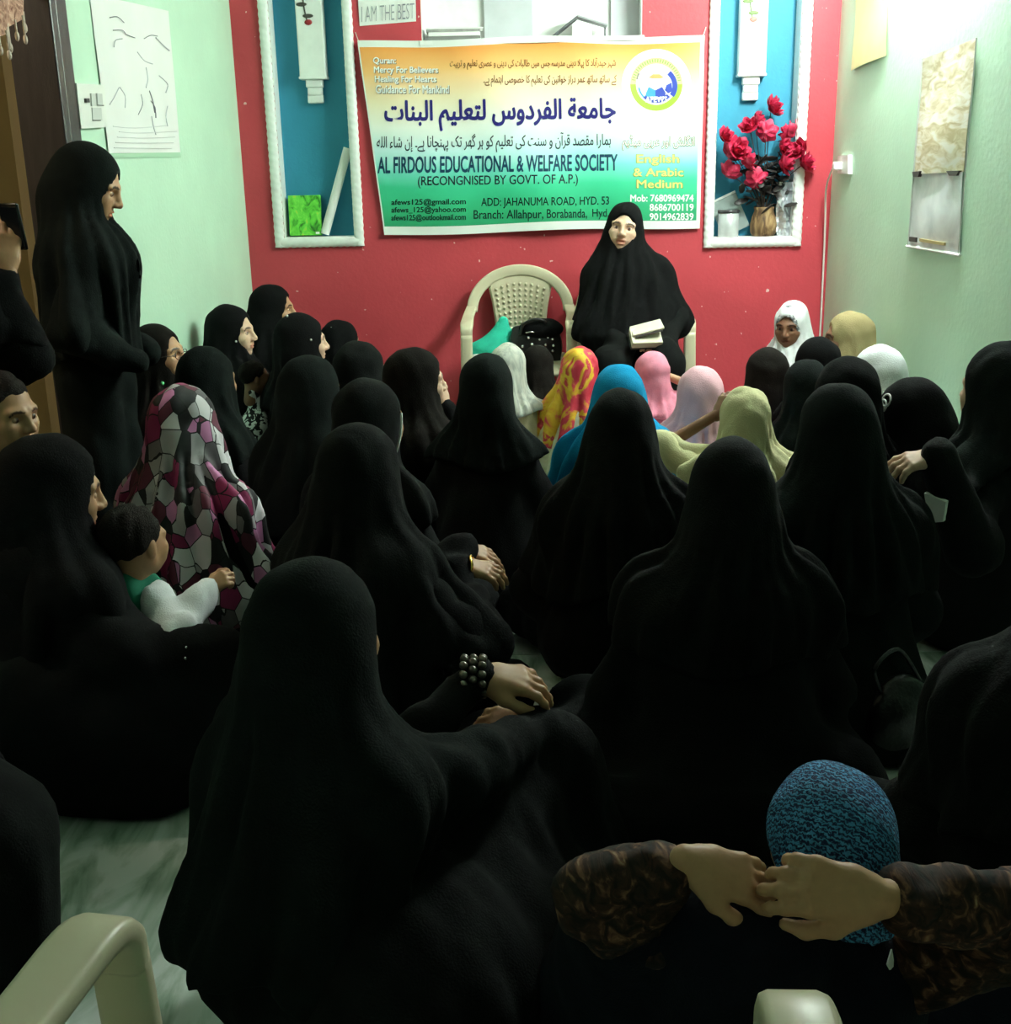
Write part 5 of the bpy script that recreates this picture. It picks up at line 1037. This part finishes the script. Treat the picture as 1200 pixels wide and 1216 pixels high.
# woman in blue knit tying her scarf, seen from behind
wl41 = on_y(822, 1024, 1.16); wr41 = on_y(1040, 1066, 1.12); el41 = on_y(716, 1068, 1.20); er41 = on_y(1250, 1090, 1.16)
P = person('P41', 'person in blue knitted hood tying it behind the neck, brown streaked shawl sleeves', 'person', 990, 915, .62, yaw=4, hs=.90, w=.92, kn=.24, hem=.785, scarf=KNIT, sleeve=SHAWL, garb=cloth('dark_navy_cloth', (16, 18, 28)), sk=SK_M, hpitch=10, lean=(0, .05),
           arms={'L': dict(wrist=wl41, dir=(1, .05, -.38), nrm=(.1, -.55, .85), curl=.30, cut=.045, size=.80, elbow=el41, rad=1.3), 'R': dict(wrist=wr41, dir=(-.98, .02, .20), nrm=(-.1, -.75, .65), curl=.55, spread=.06, cut=.045, size=.90, elbow=er41, rad=1.3)}, nofold=.7,
           extra_w=[(el41 + A([.03, .02, -.03]), on_z(720, 1190, .06), .07, .12), (on_y(880, 1120, 1.2), on_z(860, 1300, .06), .10, .16), (on_z(740, 1250, .06), on_z(1150, 1250, .06), .14, .14)])
# two sitters cut by the picture edge
e42 = on_y(1290, 690, 1.75)
person('P42', 'woman in black abaya sitting close beside the small dark handbag', W_, 0, 0, .84, yaw=-8, w=1.2, kn=.24, tent=.24, hem=.35, at=A([.90, 1.74, .84]), scarf=BLACK2, garb=BLACK2)
person('P43', 'black-clad woman on the floor beside the cream armrest, only her side seen', W_, 0, 0, .80, yaw=25, w=.9, kn=.12, tent=.17, hem=.3, at=A([-1.17, 1.66, .74]), scarf=BLACK, garb=BLACK2, extra_w=[(on_y(-15, 1010, 1.62), on_z(-8, 1165, .06), .10, .10), (on_y(-60, 1000, 1.6), on_z(-60, 1150, .06), .15, .15)])
# small belongings on the floor between the rows
z = .16
bgp = on_z(1068, 850, .12); sb_ = thing('evening_bag', 'small dark handbag with bright clasp between two women in black', 'handbag', (bgp[0], bgp[1], 0), .4)
V, Q = nets(lambda Pt: sd_ell(Pt, (0, 0, .11), (.085, .05, .11)) + folds(12, 70, 40, .004, 5)(Pt), (-.11, -.08, 0), (.11, .08, .23), .008); obj('bag_body', V, Q, BAGM, sb_, True)
obj('clasp', *tube(catmull([(.02, -.05, .185), (.045, -.045, .18), (.06, -.03, .165)], 4), .005, 6), SILV, sb_, True); obj('strap', *tube(catmull([(-.06, 0, .19), (-.09, -.01, .26), (-.02, .0, .29), (.05, 0, .20)], 6), .005, 6), BAGM, sb_, True)
fp = on_z(1006, 872, .03); fo2_ = thing('folded_cloth', 'folded grey cloth on the floor beside the small dark handbag', 'cloth', (fp[0], fp[1], 0), .3)
for k in range(3): obj('cloth_layer', *rbox((.004 * k, -.003 * k, .012 + .02 * k), (.16 - .01 * k, .13 - .008 * k, .02), .009, 3, rotz_m(.05 * k)), cloth('grey_cotton', (96, 92, 94)), fo2_, True)
def trim(px, py, o, r, m, name, par):
    p, n = hit(px, py, o)
    if p is not None:
        q = par['loc'](p + n * r * .3); V, f = ball(q, r, 8, 6); obj(name, V, f, m, par['root'], True)
for x, y, r in ((221, 769, .0035), (220, 782, .004)): trim(x, y, PEOPLE['P38']['garb'], r, SILV, 'sequin', PEOPLE['P38'])
p, n = hit(1052, 1137, PEOPLE['P41']['garb'])
if p is not None:
    Q_ = PEOPLE['P41']; u = nrm(np.cross(n, (0, 0, 1))); v = np.cross(n, u); c = p + n * .003
    V = [Q_['loc'](c + u * x + v * y + n * z) for z in (0, .002) for x, y in ((-.010, -.006), (.0, -.001), (.009, .004), (.007, .012), (-.001, .012), (-.006, .006))]
    obj('white_tag', V, [tuple(range(5, -1, -1)), tuple(range(6, 12))] + [(i, (i + 1) % 6, 6 + (i + 1) % 6, 6 + i) for i in range(6)], PAPER, Q_['root'])
for _x, _y in ((1103, 600), (1112, 604), (1120, 610), (1130, 618), (1140, 628)):
    p, n = hit(_x, _y, PEOPLE['P31']['garb'])
    if p is not None: break
if p is not None:
    np_ = thing('paper_slip', 'white paper slip on the lap under the outstretched arm', 'paper', p); u = nrm(np.cross(n, (0, 0, 1))); v = np.cross(n, u)
    V = [n * z + u * x + v * y for z in (-.004, .006) for x, y in ((-.035, -.03), (.03, -.04), (.025, .045), (-.02, .03))]
    obj('slip', V, [(3, 2, 1, 0), (4, 5, 6, 7)] + [(i, (i + 1) % 4, 4 + (i + 1) % 4, 4 + i) for i in range(4)], PAPER, np_)
